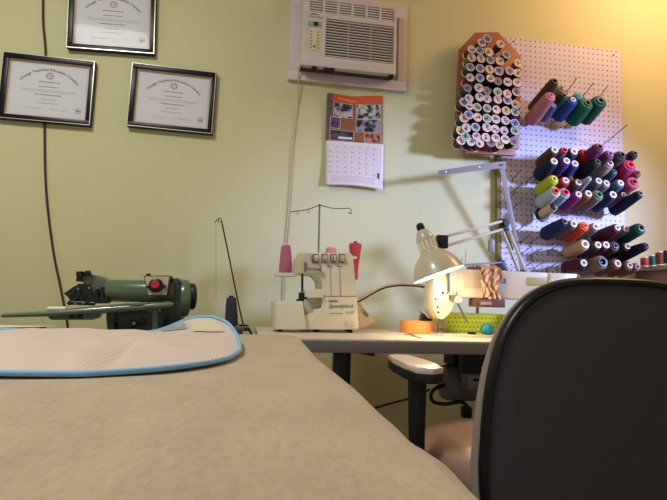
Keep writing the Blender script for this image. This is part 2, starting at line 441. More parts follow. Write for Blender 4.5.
PXM = 213.0   # pixels per metre near the board, used only to turn measured radii into metres
def cone(tip, rt, rb, ln, col, core, label, rc=.0085, tilt=.33, yaw=0, group='thread cones on the pegboard', peg=True, flange=None, solidtop=False):
    ln *= 1.08; rt *= 1.03; rb *= 1.04; tY = .055 + ln
    T = P(tip[0], tip[1], PB - tY*.93)
    d = V((yaw, -1, tilt)).normalized(); B = T - d*ln
    q = V((0,0,1)).rotation_difference(d)
    t = thing('thread_cone', label, 'thread', B, group, q)
    mb = MB(); mb.local = True
    mb.lathe([(rc*1.02, .003), (rb*.97, 0), (rb, .004), (rb*.985, ln*.25), ((rb+rt)/2, ln*.6), (rt, ln*.93), (rt*.86, ln*.975), (rc*1.05, ln*.985)], seg=22, cap=False)
    mb.build('wound_thread', thr(col), t, angle=50)
    c = MB(); c.local = True
    if solidtop: c.lathe([(rc*.9, 0), (rc, ln*.9), (rc, ln+.006), (rc*.5, ln+.01), (0, ln+.011)], seg=16)
    else: c.lathe([(rc*.55, 0), (rc, 0), (rc, ln+.003), (rc*.62, ln+.004), (rc*.55, ln-.012), (rc*.55, .0)], seg=18, cap=False)
    c.build('core', colm(core), t)
    if flange:
        fl = MB(); fl.local = True; fl.lathe([(rb*1.0, -.006), (rb*1.45, -.004), (rb*1.45, .004), (rb*1.0, .006)], seg=20); fl.build('base_flange', colm(flange), t)
    if peg:
        # the wire the cone sits on, from the board to just inside the tip
        k = (PB - B.y)/(-d.y) if False else (B.y - PB)/d.y
        pts = [V((B.x, PB+.003, B.z-.012)), V((B.x, PB-.012, B.z-.012)), B + d*.004, B + d*(ln-.004)]
        pts[0].z = pts[1].z = (B - d*(PB-B.y)/(-d.y)*-1).z if False else pts[0].z
        w = MB().tube(pts, .0022, 6).build('wire_peg', M_peg)
        tag(w, 'wire peg under the ' + label.replace(' of the pegboard', ''), 'hook', 'wire pegs of the pegboard')
    return t
ORD = ['first','second','third','fourth','fifth','sixth','seventh','eighth','ninth','tenth','eleventh','twelfth','thirteenth']
# rows: (colour word, tip, r_tip px, r_base px, length, thread rgb, core rgb, core r px [, extra])
NAVY=(34,40,84); DN=(26,28,50); WH=WHT
rowsP = [
 ('top row', .36, [
  ('long dark brown',(554.7,81.5),4.6,5.8,.160,(84,60,40),(30,24,24),3.2),
  ('dusty pink',(551,95.5),5.4,6.8,.150,(196,120,132),(205,140,150),2.4),
  ('slate blue',(553.7,105.5),3.6,5,.080,(84,94,146),(190,190,205),2.2),
  ('tan',(561.5,88),4,6,.10,(172,142,104),(160,130,96),2),
  ('dark teal',(564,96),4.6,6,.105,(26,70,66),(16,18,20),2.6),
  ('bright blue',(573,99.8),5.4,6.6,.105,(44,72,148),WH,2.6),
  ('pale teal',(579.5,95),4.4,6,.085,(96,160,160),(150,190,186),2),
  ('emerald green',(587.5,103),6.4,8,.106,(22,106,80),(14,40,34),3.2),
  ('deep bottle green',(600.5,100.8),7,8.2,.110,(16,78,66),(50,74,66),3.6)]),
 ('second row', .33, [
  ('mid brown',(554.5,150),4.6,6,.100,(88,60,46),WH,3.4),
  ('red-tipped mauve',(564.4,150.2),3.6,5.5,.10,(124,96,120),(206,46,52),3),
  ('dark petrol blue',(574,151.6),5,6.4,.10,(28,56,84),WH,3.4),
  ('crimson',(584.5,153),5,6.2,.09,(164,30,50),(196,40,56),3),
  ('long plum purple',(599.5,147),5.2,6.4,.150,(112,36,84),(86,40,70),3),
  ('dusty purple',(610,154),5,6.4,.13,(112,62,100),(150,110,140),2.8),
  ('charcoal',(622,155),5.4,6.6,.13,(66,56,60),(44,36,40),3),
  ('black violet',(634.6,153.6),4.2,5,.12,(44,34,56),(60,44,52),2.4)]),
 ('third row', .33, [
  ('midnight blue',(554,161.5),4.6,6.8,.105,(32,36,66),WH,3.3),
  ('violet',(566.5,161),4.6,6.4,.105,(80,48,130),WH,3.2),
  ('royal blue',(574.8,163.8),4.8,6.2,.10,(36,44,120),WH,3.2),
  ('black',(597.4,162),5,6.6,.12,(34,34,42),(70,74,80),2.8),
  ('beige',(610,163.4),4.6,6.6,.11,(176,154,140),(214,198,186),3.2),
  ('grey blue',(614.5,171.5),3.6,5,.09,(74,84,108),(110,116,130),2),
  ('fat raspberry',(630.4,165),6.6,7.6,.115,(168,40,92),(210,44,64),3.8),
  ('dull mauve',(638,173),3.8,5,.10,(116,80,88),(90,60,66),2)]),
 ('fourth row', .30, [
  ('lime yellow',(554.2,179),4.8,6.4,.100,(190,196,52),(206,208,96),3),
  ('scarlet',(565.6,180.6),5,6.2,.09,(170,32,52),WH,3),
  ('dark mauve',(578.5,182.5),4.4,6,.09,(96,62,80),WH,3.2),
  ('silver lilac',(589.6,178.5),2.6,5.4,.12,(170,160,184),(190,182,200),1.6),
  ('slate grey',(598.6,181),4.4,6,.10,(88,90,106),WH,3.1),
  ('taupe grey',(606.4,183.4),4.6,6,.09,(138,122,124),WH,3.1),
  ('denim blue',(620.5,183.2),4.8,6.2,.11,(72,88,130),WH,3),
  ('rose red',(634,182),6.2,7.2,.11,(178,76,92),(130,36,50),3)]),
 ('fifth row', .28, [
  ('red-tipped mint grey',(556,191.2),5.2,6.6,.105,(186,200,202),(216,70,70),3.4),
  ('red-tipped powder blue',(565.6,192.6),5.2,6.4,.105,(150,174,204),(216,60,60),3.4),
  ('magenta',(578.5,194.5),4.4,6,.105,(136,44,116),WH,3),
  ('copper brown',(588.4,193.8),4.6,5.8,.105,(146,88,52),WH,3.2),
  ('green-tipped sage',(599,194.8),5.2,6.4,.11,(124,118,112),(60,130,92),3.4),
  ('deep blue',(613,194.8),4.6,6.4,.11,(34,48,92),WH,3.4),
  ('grey lilac',(623.5,194.8),3,4.6,.09,(110,84,116),(180,170,184),2.4),
  ('long navy',(640.3,193.8),4,5.8,.155,(24,28,66),(120,70,52),2.2)]),
 ('sixth row', .26, [
  ('brown-tipped navy',(564.6,221.8),4.2,6.4,.13,(32,44,92),(110,70,60),2.4),
  ('brown mauve',(573.6,224),4.4,6,.11,(118,92,92),WH,3.1),
  ('bright orange',(585.2,226),4.8,6,.12,(218,84,40),(240,120,90),2.4),
  ('silver grey',(595.6,226.6),4.2,5.6,.10,(132,130,142),WH,3),
  ('dark burgundy',(617.5,227.8),4.6,6.6,.125,(90,28,52),WH,2.8),
  ('pale lavender',(626,229),4.2,5.4,.10,(136,120,146),(214,190,206),3),
  ('forest green',(641,228.2),5.6,7,.14,(20,72,58),(60,80,72),3.4)]),
 ('seventh row', .22, [
  ('golden tan',(585,244.2),5.2,6.4,.11,(196,158,120),WH,3.8),
  ('graphite',(598,245),4.2,5.8,.11,(76,72,84),WH,3.1),
  ('wine red',(606,245),4.4,6,.11,(110,30,62),WH,3.2),
  ('dark umber',(615.4,246),5,6.2,.11,(72,60,66),(96,84,92),2.6),
  ('cream-tipped black',(627.4,246.4),4.4,6,.11,(28,28,36),(206,184,160),2.8),
  ('long dark navy',(646.4,245.8),3.8,5.8,.155,(22,26,62),(84,50,52),2)]),
 ('bottom row', .17, [
  ('dark maroon',(583.6,263),4.6,6,.11,(84,26,48),WH,3.1),
  ('fat grey brown',(602.5,262),6.4,7.2,.13,(126,102,92),(40,44,62),4.6),
  ('chestnut',(617.5,263.6),5,6.2,.12,(110,74,62),(214,190,176),3.2),
  ('reddish brown',(629.5,265.4),4.6,5.8,.11,(112,70,58),(206,176,156),2.8),
  ('faded brown',(637.2,266.8),4,5.2,.10,(120,84,70),(170,140,124),2.4)]),
]
for rname, tilt, lst in rowsP:
    for i, (cw, tip, rt, rb, ln, tc_, cc_, rc) in enumerate(lst):
        cone(tip, rt/PXM, rb/PXM, ln, tc_, cc_, '%s thread cone, %s from left in %s of the pegboard' % (cw, ORD[i], rname), rc=rc/PXM, tilt=tilt)
# small cream cone with black flange, sitting apart
cone((554,206.2), 4.2/PXM, 4.8/PXM, .085, (206,186,160), (24,22,26), 'cream thread cone with black ends, alone beneath the fifth row', rc=3.6/PXM, tilt=.26, solidtop=True, flange=(24,22,26))

# bare pegs
def barepeg(px_, py_, ln, label, tilt=.3):
    B = P(px_, py_, PB); d = V((0, -1, tilt)).normalized()
    w = MB(); w.tube(catmull([B+V((0,.004,0)), B+V((0,-.010,-.002)), B+V((0,-.02,.0)), B+V((0,-.02,0))+d*ln*.5, B+V((0,-.02,0))+d*ln], 4), .0021, 6)
    w.tube([B+V((0,-.004,0)), B+V((0,-.006,-.018)), B+V((0,.002,-.022))], .0021, 6)
    o = w.build('wire_peg', M_peg); tag(o, label, 'hook', 'wire pegs of the pegboard')
k = 0
bp_rows = [('top bare row', [(512,178),(526,181)]), ('second bare row', [(513,191)]), ('third bare row', [(512,208)]), ('fourth bare row',[(517,230),(511,247)]), ('fifth bare row',[(520,241),(530,242)]), ('sixth bare row', [(522,252),(531,254),(548,250)]), ('lowest bare row', [(524,266),(534,267),(546,268),(556,266)])]
for rn, ps in bp_rows:
    for i, (a, b_) in enumerate(ps):
        barepeg(a, b_, .065, 'empty wire peg, %s from left in %s at lower left of pegboard' % (ORD[i], rn))
for i, (a, b_) in enumerate(((567,90),(583,95),(597,98))):
    barepeg(a, b_, .06, 'empty wire peg tip above the top thread cones, %s from left' % ORD[i], .55)
barepeg(600, 146, .16, 'longest empty wire peg, sticking out past the right edge of the pegboard', .28)

# ------------------------------------------------------------------ wooden thread rack
M_rack = mat('rack_wood', (160, 92, 60), .55, vary=.18, vscale=14, bump=.2, bscale=30)
RY = PB-.05
rack = thing('thread_rack', 'brown wooden thread rack with clipped corners and dense rows of spools', 'thread rack', P(488,152,RY))
pts = [P(x, y, RY) for x, y in ((459.5,49),(475,32.5),(498.5,32),(521,56),(519.5,149),(454,144))]
MB().prism(pts, (0,.014,0), .002).build('back_board', M_rack, rack)
MB().prism([P(x, y, RY-.012) for x, y in ((465,147.5),(515.5,150),(515.5,155.5),(465,153))], (0,.02,0), .001).build('bottom_rail', M_rack, rack)
cl = MB(); 
for a, b_ in ((470,60),(508,60),(470,140),(508,140)):
    p = P(a, b_, RY); cl.box(p+V((-.012,.012,-.012)), V((p.x+.012, PB, p.z+.012)))
cl.build('wall_spacer', M_rack, rack)
for (a, b_, c_, d_) in ((488,72,505,42),(477,52,484,36)):
    pass
W1=(222,206,204); BL=(96,112,186); PK=(232,180,170); GR=(110,160,120); SL=(96,120,160); DM=(120,100,120); CR=(222,206,176); YL=(196,160,96)
CAPS={W1:'white',BL:'blue',PK:'pink',GR:'green',SL:'slate',DM:'dull grey',CR:'cream',YL:'tan'}
rowsR = [
 [((482,42.5),W1),((487.3,38.4),BL),((500.7,43.9),PK)],
 [((471.8,49.3),W1),((480,50.4),SL),((489.3,52),PK),((506.8,54.6),BL)],
 [((471.8,57.5),W1),((481.2,58.5),W1),((490.6,59.9),BL),((500,61),W1),((518.3,63.1),CR)],
 [((470.4,66.9),SL),((480.3,68.2),BL),((489.8,69.2),PK),((499,70.9),BL),((510,70.8),BL),((517.6,72.7),PK)],
 [((470.4,77.4),W1),((480,77.7),BL),((490.6,78),CR),((498,81),DM),((507.9,81.8),W1),((517.2,82.5),W1)],
 [((467.5,87.8),DM),((479.1,87.8),W1),((487,90.6),DM),((497.9,91.7),GR),((507.5,93.7),PK),((516.7,91.7),BL)],
 [((464,102),SL),((469.3,98.3),W1),((479.8,96.9),W1),((487.5,98.7),W1),((497.9,99.4),PK),((507.6,100),BL),((515.9,104.3),W1)],
 [((469.6,105.8),PK),((477.3,107.1),GR),((487.2,108.1),GR),((496.7,109.5),PK),((506.2,110.6),YL),((515.3,111.6),GR)],
 [((464,118.2),YL),((468.9,114.7),BL),((477.7,117.2),PK),((487.2,118.3),GR),((496,118.9),W1),((505.5,120.3),W1),((515.3,123),BL)],
 [((460.8,130.5),YL),((466.5,127.7),W1),((475.7,127),SL),((487,127.3),W1),((495.3,128.9),PK),((504.4,130.5),W1),((515,130.5),GR)],
 [((465.4,136.5),GR),((476.6,136.3),W1),((486,137.2),PK),((495.9,137.9),PK),((505.4,139.3),CR),((513.7,141.2),DM)],
 [((461.2,140.3),PK),((471,141.7),W1),((480,143),CR),((491,142.5),DM),((499.7,144.5),YL)],
]
bodies = [(60,26,40),(30,28,34),(40,60,70),(120,36,52),(44,92,84),(28,30,60),(96,60,40),(110,90,110),(30,60,50),(150,60,80),(70,40,70),(130,110,70)]
BN={0:'wine',1:'black',2:'teal grey',3:'red',4:'green',5:'navy',6:'brown',7:'mauve',8:'dark green',9:'rose',10:'plum',11:'khaki'}
R = random.Random(11)
for r, row in enumerate(rowsR):
    for i, (tip, cap) in enumerate(row):
        ln = .052; rr = 4.35/PXM*R.uniform(.94,1.04)
        d = V((.04, -1, .16)).normalized(); T = P(tip[0], tip[1], RY-.058); B = T - d*ln
        q = V((0,0,1)).rotation_difference(d); bi = R.randrange(12)
        t = thing('thread_spool', '%s-capped %s spool, %s from left in %s row of the wooden rack' % (CAPS[cap], BN[bi], ORD[i], ORD[r]), 'thread', B, 'thread spools on the wooden rack', q)
        mb = MB(); mb.local = True; mb.lathe([(rr*.82,.004),(rr*.9,.01),(rr*.9,ln-.01),(rr*.82,ln-.004)], seg=16, cap=False).build('wound_thread', thr(bodies[bi]), t)
        rim = W1 if cap != DM else (150,130,136)
        mb = MB(); mb.local = True
        mb.lathe([(0,0),(rr,0),(rr,.003),(rr*.8,.005)], seg=18, cap=False).build('spool_base', colm(rim), t)
        mb = MB(); mb.local = True
        mb.lathe([(rr*.8,ln-.005),(rr,ln-.003),(rr,ln),(rr*.82,ln),(rr*.82,ln-.001)], seg=18, cap=False).build('spool_rim', colm(rim), t)
        mb = MB(); mb.local = True
        mb.lathe([(rr*.82,ln-.001),(rr*.24,ln-.001),(rr*.22,ln-.006)], seg=18, cap=False)
        mb.build('end_label', colm(cap if cap != W1 else (196,176,186)), t)
        mb = MB(); mb.local = True
        # printed marks round the label
        for kk in range(3):
            a0 = R.uniform(0, 6.28); a1 = a0+R.uniform(.6,1.6)
            pts_ = [(rr*.32,a0),(rr*.70,a0),(rr*.70,a1),(rr*.32,a1)]
            mb.face([mb._v((rad*cos(a), rad*sin(a), ln-.0007)) for rad, a in pts_])
        mb.build('label_print', colm((96,84,120)), t)
        w = MB().tube([V((B.x, RY+.002, B.z-.004)), B, T+d*.002], .0016, 6).build('rack_pin', M_rack, rack) if (i == 0 and r < 3) else None

# ------------------------------------------------------------------ steel square hanging beside the pegboard
M_sq = mat('aluminium_rule', (128, 118, 116), .5, metal=.6)
SY = WY-.16
sq = MB()
sq.prism([P(438.5,170.5,SY),P(499,161.5,SY),P(506,161.5,SY),P(506.5,168,SY),P(503,169.5,SY),P(500,168.5,SY),P(439.5,174.8,SY)], (0,.0025,0))
sq.prism([P(499.5,168,SY),P(504.5,168,SY),P(525,274,SY+.1),P(521.8,276,SY+.1)], (0,.0025,0))
o = sq.build('tailor_square', M_sq, smooth=False)
tag(o, 'metal tailor square with a short horizontal leg, hanging at the left edge of the pegboard', 'ruler')
hl = MB()
for a, b_ in ((446,171.8),(479.5,167)): hl.lathe([(.0045,0),(.0045,.0006)], P(a,b_,SY-.0005), (0,-1,0), 12)
hl.build('punched_hole', mat('hole_light', (225, 220, 205), .7), o)
tag(MB().tube([P(501,160,PB+.01), P(501,161,PB-.02), P(502.5,165,SY-.01)], .003, 8).build('hook_nail', M_black), 'black nail hook carrying the metal square under the thread rack', 'hook')

# ------------------------------------------------------------------ sewing desk
M_lam = mat('desk_laminate', (204, 194, 180), .35, vary=.04, vscale=12)
M_edge = mat('desk_edge_grey', (122, 112, 108), .5)
dx0, dx1, dy0, dy1 = P(256,330,1.8).x, 1.75, 1.392, 1.90
desk = thing('sewing_desk', 'long sewing desk with pale laminate top and grey front edge', 'desk', ((dx0+dx1)/2, (dy0+dy1)/2, 0))
MB().box((dx0, dy0+.002, DESK-.006), (dx1, dy1, DESK), .002).build('desktop', M_lam, desk)
MB().box((dx0, dy0, DESK-.038), (dx1, dy1-.004, DESK-.006), .002).build('front_edge', M_edge, desk)
for x, y in ((dx0+.1, dy0+.14), (dx0+.1, dy1-.1), (1.62, dy0+.14), (1.62, dy1-.1)):
    MB().box((x-.025, y-.02, 0), (x+.025, y+.02, DESK-.038), .003).build('leg', M_black, desk)
for x in (dx0+.1, 1.62): MB().box((x-.022, dy0+.08, .04), (x+.022, dy1-.05, .08), .003).build('foot_bar', M_black, desk)
MB().box((dx0+.1, dy0+.12, DESK-.062), (1.62, dy0+.15, DESK-.038)).build('top_rail', M_black, desk) if False else None
p = P(341,370,1.5)
MB().box((p.x-.024, 1.48, 0), (p.x+.026, 1.52, DESK-.038), .003).build('leg', M_black, desk)
MB().prism([(p.x+.026,1.49,DESK-.038),(p.x+.10,1.49,DESK-.038),(p.x+.10,1.49,DESK-.058),(p.x+.026,1.49,DESK-.045)], (0,.02,0)).build('leg_bracket', M_black, desk)

# motor under the desk
mp = P(461,382,1.62)
mo = thing('machine_motor', 'dark grey motor hanging under the desk behind the armrest', 'motor', mp)
M_mot = mat('motor_grey', (140, 140, 154), .45)
MB().lathe([(.03,-.07),(.055,-.065),(.06,-.04),(.06,.05),(.055,.06),(.03,.068)], mp, (1,0,0), 26).build('motor_body', M_mot, mo)
MB().box(mp+V((-.04,-.03,.055)), V((mp.x+.14, mp.y+.06, DESK-.04)), .006).build('mounting_block', mat('motor_dark', (34,34,46), .5), mo)
fn = MB()
for i in range(6): fn.lathe([(.0605,0),(.063,.002),(.0605,.004)], mp+V((-.03+.012*i,0,0)), (1,0,0), 26, cap=False)
fn.build('cooling_rib', M_mot, mo)
sb = P(474,381,1.49)
sw = thing('switch_box', 'light grey switch box beside the motor under the desk', 'switch', sb-V((0,0,.02)))
MB().box(sb+V((-.03,-.02,-.022)), sb+V((.05,.03,.022)), .003).build('box', mat('switch_grey', (132,132,136), .5), sw)
MB().box(sb+V((-.012,-.024,.004)), sb+V((.026,-.018,.010)), .001).build('slot', M_dark, sw)
MB().box(sb+V((-.028,.03,-.01)), V((sb.x+.04, sb.y+.05, DESK-.045))).build('hanger', M_black, sw)
cord('motor_cable', [P(447,384,1.6),P(436,388,1.58),P(431,395,1.57),P(434,402,1.57),P(446,404,1.57),P(460,402,1.56),P(467,406,1.55),P(470,414,1.54),P(468,440,1.54),P(467,520,1.54)], .006, M_black, 'black cable looping beneath the motor under the desk')
cord('floor_cable', [P(430,389,1.9),P(418,396,1.92),P(400,401,1.95),P(385,405,1.98),P(360,413,2.0),P(330,424,2.0),P(300,436,2.0)], .004, M_black, 'thin black cable sagging across the lower wall left of the armrest')
pl = MB(); pp_ = P(466,411,1.53); pl.box(pp_+V((-.014,-.012,-.02)), pp_+V((.016,.012,.014)), .004); tag(pl.build('cable_plug', M_black), 'small black plug on the cable below the motor', 'plug')

# ------------------------------------------------------------------ serger
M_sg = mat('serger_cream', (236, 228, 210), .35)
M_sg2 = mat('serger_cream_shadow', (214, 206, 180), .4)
SG = 1.64
def S(x, y, k=0): return P(x, y, SG+k)
sg = thing('overlock_machine', 'cream overlock sewing machine with four coloured tension dials and green script', 'sewing machine', (P(318,330,SG).x, SG+.09, DESK))
def SP(pts, depth, k=0, bev=.004):
    mb = MB(); q = [P(x, y, SG+k) for x, y in pts]
    return mb.prism(q, (0,depth,0), bev)
zb = DESK+.006
def clampb(pts): return pts
# main casting: right tower + lower body, with opening for the needle area
body = [(303,329.5),(303,314),(314,314),(314,309),(322.5,309),(322.5,296),(323,280),(316,273),(297,273.5),(297,271),(297.3,258),(300,253),(350,252.5),(353.5,256),(357,296),(358.5,329.5)]
SP(body, .17, 0, .004).build('body', M_sg, sg)
SP([(275.5,329.5),(275.5,303.5),(278,300.8),(303,302),(306,329.5)], .12, -.02, .004).build('front_cover', M_sg, sg)
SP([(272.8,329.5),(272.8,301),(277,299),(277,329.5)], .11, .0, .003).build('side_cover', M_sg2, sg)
SP([(305.5,297),(306,289),(323,289.5),(323,298)], .05, -.012, .002).build('cloth_plate', M_sg, sg)
SP([(304,316),(304,298),(322,298),(322,310)], .03, .02, .002).build('looper_guard', mat('serger_clear', (196,190,176), .2), sg)
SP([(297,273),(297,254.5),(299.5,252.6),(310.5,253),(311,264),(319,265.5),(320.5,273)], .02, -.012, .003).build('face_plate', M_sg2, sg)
fd = MB()
for a, b_, c_, d_ in ((304,262,306.5,271),(320,266,321.2,272)): fd.prism([S(a,b_,-.016),S(c_,b_,-.016),S(c_,d_,-.016),S(a,d_,-.016)], (0,.006,0))
fd.prism([S(306,267.5,-.016),S(321,269,-.016),S(321,269.8,-.016),S(306,268.3,-.016)], (0,.006,0))
fd.build('thread_guide', M_steel, sg)
nb = MB().cyl(S(302.3,272,.03), S(302.3,292,.03), .004).box(S(302.3,296,.03)-V((.012,.01,.012)), S(302.3,296,.03)+V((.016,.012,.012)), .002)
nb.cyl(S(302.3,292,.03), S(302,299.5,.03), .0016); nb.box(S(302.3,300,.03)-V((.02,.006,.004)), S(302.3,300,.03)+V((.016,.006,.003)), .001)
nb.build('needle_bar_and_foot', M_black, sg)
for i, (x, c) in enumerate(((315.5,(206,190,150)),(324.3,(90,160,70)),(333,(60,120,160)),(341.5,(200,110,140)))):
    MB().prism([S(x-3.0,254,-.001),S(x+3.0,254,-.001),S(x+3.0,262.8,-.001),S(x-3.0,262.8,-.001)], (0,-.003,0), .001).build('dial_recess', mat('recess_dark',(120,108,96),.6), sg)
    dl = MB().lathe([(.008,-.0065),(.0105,-.006),(.0105,.006),(.008,.0065)], S(x+.6,258.3,-.004), (1,0,0), 18).build('tension_dial', M_white, sg)
    MB().lathe([(.0109,-.001),(.0109,.0025)], S(x-.2,258.3,-.004), (1,0,0), 18, cap=False).build('dial_colour_ring', colm(c), dl)
gr = MB()
for x in (330,339.5): gr.prism([S(x,268,-.0012),S(x+.5,268,-.0012),S(x+1.5,296,-.0012),S(x+1,296,-.0012)], (0,.002,0))
gr.prism([S(324,296,-.0012),S(357,296,-.0012),S(357,296.6,-.0012),S(324,296.6,-.0012)], (0,.002,0))
gr.build('panel_groove', mat('groove_brown',(132,122,100),.7), sg)
sl_ = MB()
for x in (326.5,336.5): sl_.prism([S(x,265.5,-.0015),S(x+6,266,-.0015),S(x+5,267.4,-.0015),S(x+1,267,-.0015)], (0,.003,0))
sl_.build('thread_slot', mat('slot_pinkish',(176,140,126),.6), sg)
ux = (S(355,300)-S(325,300)).normalized()
text_mb('WHITE', .010, S(333,302.3), ux, (0,0,1), .0015, bold=.0004).build('brand_lettering', mat('brand_grey',(96,92,84),.5), sg)
text_mb('Speedylock', .0185, S(340.5,307.8), ux, (0,0,1), .0015, shear=.45, bold=.0001).build('green_script', mat('brand_green',(24,140,100),.5), sg)
g2 = text_mb('1634D', .012, S(349.5,313.6), ux, (0,0,1), .0015, shear=.2)
g2.prism([S(330,313.2,-.0012),S(343,313.2,-.0012),S(343,313.8,-.0012),S(330,313.8,-.0012)], (0,.001,0)); g2.build('model_line', mat('brand_green2',(60,150,104),.5), sg)
MB().prism([S(346,321,-.001),S(353,321,-.001),S(353,326.5,-.001),S(346,326.5,-.001)], (0,-.004,0), .001).build('latch_button', M_sg2, sg)
ft = MB()
for x in (280, 318, 352): ft.lathe([(.009,0),(.008,.012)], V((S(x,330).x, SG+.03, DESK)), (0,0,1), 12); ft.lathe([(.009,0),(.008,.012)], V((S(x,330).x+.01, SG+.13, DESK)), (0,0,1), 12)
ft.build('rubber_foot', M_black, sg)
MB().prism([V((S(355,300).x+.0, SG+.03, DESK+.10)), V((S(355,300).x+.012, SG+.03, DESK+.09)), V((S(358,320).x+.012, SG+.03, DESK+.03)), V((S(358,320).x-.005, SG+.03, DESK+.03))], (0,.06,0), .003).build('handwheel_cover', M_sg2, sg)
# spool stand: plates, antenna
st = MB(); st.prism([S(274.5,277,.12),S(274.5,273.3,.12),S(292,273.3,.12),S(296,277,.12)], (0,-.05,0), .003)
st.build('spool_holder_arm', M_white, sg)
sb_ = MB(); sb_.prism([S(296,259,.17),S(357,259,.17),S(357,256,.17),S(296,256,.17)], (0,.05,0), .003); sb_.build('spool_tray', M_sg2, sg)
AY = SG+.16
an = MB().cyl(P(318.5,254,AY), P(319.6,206,AY), .0034); an.build('antenna_rod', mat('antenna_grey',(134,130,104),.4, metal=.5), sg)
ab = MB().tube(catmull([P(290,212,AY),P(297,211,AY),P(308,209.5,AY),P(319.6,205.5,AY),P(331,208,AY),P(343,208.5,AY),P(350,208.5,AY),P(351,214,AY),P(348,212,AY)],6), .0016, 6)
ab.lathe([(.004,-.003),(.004,.004)], P(319.6,205.5,AY)); 
for x,y in ((297,211),(308,209.5)): ab.tube([P(x,y,AY),P(x+2,y+3,AY),P(x-1,y+3,AY)], .0012, 6)
ab.build('thread_guide_bar', mat('antenna_dark',(70,66,50),.5), sg)
def stand_cone(name, pb_, pt_, Y, rb, rt, col, label, core=(230,220,210), top=True, group='thread cones on the overlock machine'):
    B = P(pb_[0], pb_[1], Y); T = P(pt_[0], pt_[1], Y); d = T-B; ln = d.length
    t = thing(name, label, 'thread', B, group, V((0,0,1)).rotation_difference(d))
    mb = MB(); mb.local = True
    mb.lathe([(rb*.9,0),(rb,.003),(rb*.98,ln*.3),(rb*.5+rt*.5,ln*.65),(rt,ln*.93),(rt*.8,ln*.97),(.006,ln*.975)], seg=24).build('wound_thread', thr(col), t)
    mb = MB(); mb.local = True
    mb.lathe([(.0085,-.001 if not top else 0),(.0075,ln+.003),(.004,ln+.003),(.004,ln-.01)], seg=14, cap=False).build('core', colm(core), t)
    return t
kk = 1/ (500/1.75)
stand_cone('thread_cone', (285.5,273.2), (286,244.5), SG+.095, 6.8*kk*.95, 4.6*kk, (198,116,146), 'bright pink thread cone on the left arm of the overlock machine', core=(236,200,206))
stand_cone('thread_cone', (331,256), (331,247.4), AY+.03, 6*kk, 5.2*kk, (222,160,150), 'small pale pink spool behind the top of the overlock machine', core=(236,200,190))
stand_cone('thread_cone', (354,279.5), (355.5,242.3), SG+.195, 4.2*kk, 7.0*kk, (200,78,92), 'tall red thread cone standing at the right of the overlock machine', core=(60,30,40))
MB().cyl(P(354.6,300,SG+.195), P(354,279.5,SG+.195), .0075, .006).box(P(350,303,SG+.17), P(359,299,SG+.205)).build('red_cone_holder', mat('holder_yellowish',(214,206,150),.4), sg)
tag(MB().tube([P(290.3,212,AY),P(287,244,SG+.095)], .0008, 5).build('thread_strand', thr((198,116,146))), 'pink thread strand rising from the left cone to the guide bar', 'thread')

# box leaning behind the serger
BXY = SG+.185
bx = thing('carton', 'small tilted cream carton leaning behind the overlock machine', 'box', P(364,330,BXY))
MB().prism([P(355,298,BXY),P(375.5,321.5,BXY),P(357,330,BXY),P(345,312,BXY)], (0,.04,0), .001).build('carton_body', mat('carton_cream',(222,206,176),.6), bx)
a = P(375.5,321.5,BXY)-P(355,298,BXY)
text_mb('1350', .018, P(363.3,314,BXY), a, V((-a.z,0,a.x)), .001, bold=.0006).build('carton_number', mat('print_dark',(60,60,54),.6), bx)
MB().lathe([(.008,0),(.007,.003),(0,.004)], P(357,320,BXY), (0,-1,0), 14).build('dark_button', M_dark, bx)
# pale flexible hose curving to the lamp
cord('flex_cord', [P(357,300,1.74),P(364,296.5,1.76),P(372,292,1.78),P(382,287,1.80),P(392,284.5,1.80),P(404,283.7,1.80),P(418,284.5,1.80),P(430,287,1.80),P(445,293,1.80)], .0045, mat('hose_pale',(196,184,160),.4), 'pale bowed cord curving from the overlock machine to the lamp')
cord('flex_cord', [P(357,302,1.77),P(364,298.6,1.79),P(372,294,1.81),P(382,288.8,1.83),P(392,286.3,1.83),P(404,285.4,1.83),P(418,286.2,1.83),P(430,289,1.83),P(445,295,1.83)], .0035, M_black, 'black cord running just under the pale bowed cord')

# ------------------------------------------------------------------ orange roll, scissors scrap etc. on the desk
oc = P(420,325,1.72); kk = 500/1.78
oro = MB().lathe([(.058,0),(.066,.001),(.0665,.008),(.0665,.036),(.066,.042),(.056,.043)], (oc.x, 1.74, DESK), (0,0,1), 40)
rl = thing('tape_roll', 'wide orange roll of banding lying flat on the desk left of the needle', 'roll', (oc.x, 1.74, DESK))
oro.build('orange_band', mat('orange_band',(232,156,84),.45, bump=.5, bands=120, bandaxis='X', coords='Object'), rl)
c_ = P(429,314,1.70)
cp_ = MB().prism([(c_.x-.02,1.72,DESK+0.0425),(c_.x+.02,1.72,DESK+0.0425),(c_.x+.022,1.72,DESK+0.0525),(c_.x+.006,1.72,DESK+0.0505),(c_.x-.012,1.72,DESK+0.0705),(c_.x-.018,1.72,DESK+0.0565)], (0,.03,0), .002)
cp_.tube([(c_.x-.014,1.73,DESK+0.0665),(c_.x-.022,1.73,DESK+0.0745),(c_.x-.02,1.75,DESK+0.0745)], .0012, 6)
tag(cp_.build('binder_clip', mat('clip_brown',(58,36,30),.4)), 'dark brown binder clip resting on the orange roll', 'clip')
s_ = P(415,334,1.56); sc2 = MB()
for (a, b_, c2, d2) in ((405,334.5,413,335.5),(409,333.8,418,337.2),(412,336,421,338)):
    sc2.tube(catmull([Z(a,b_,DESK+.0015), (Z(a,b_,DESK+.0015)+Z(c2,d2,DESK+.0015))/2+V((0,.004,.001)), Z(c2,d2,DESK+.0015)],4), .0014, 5)
tag(sc2.build('thread_scraps', mat('scrap_brown',(120,84,60),.7)), 'loose brown thread ends on the desk in front of the orange roll', 'scraps', kind='stuff')

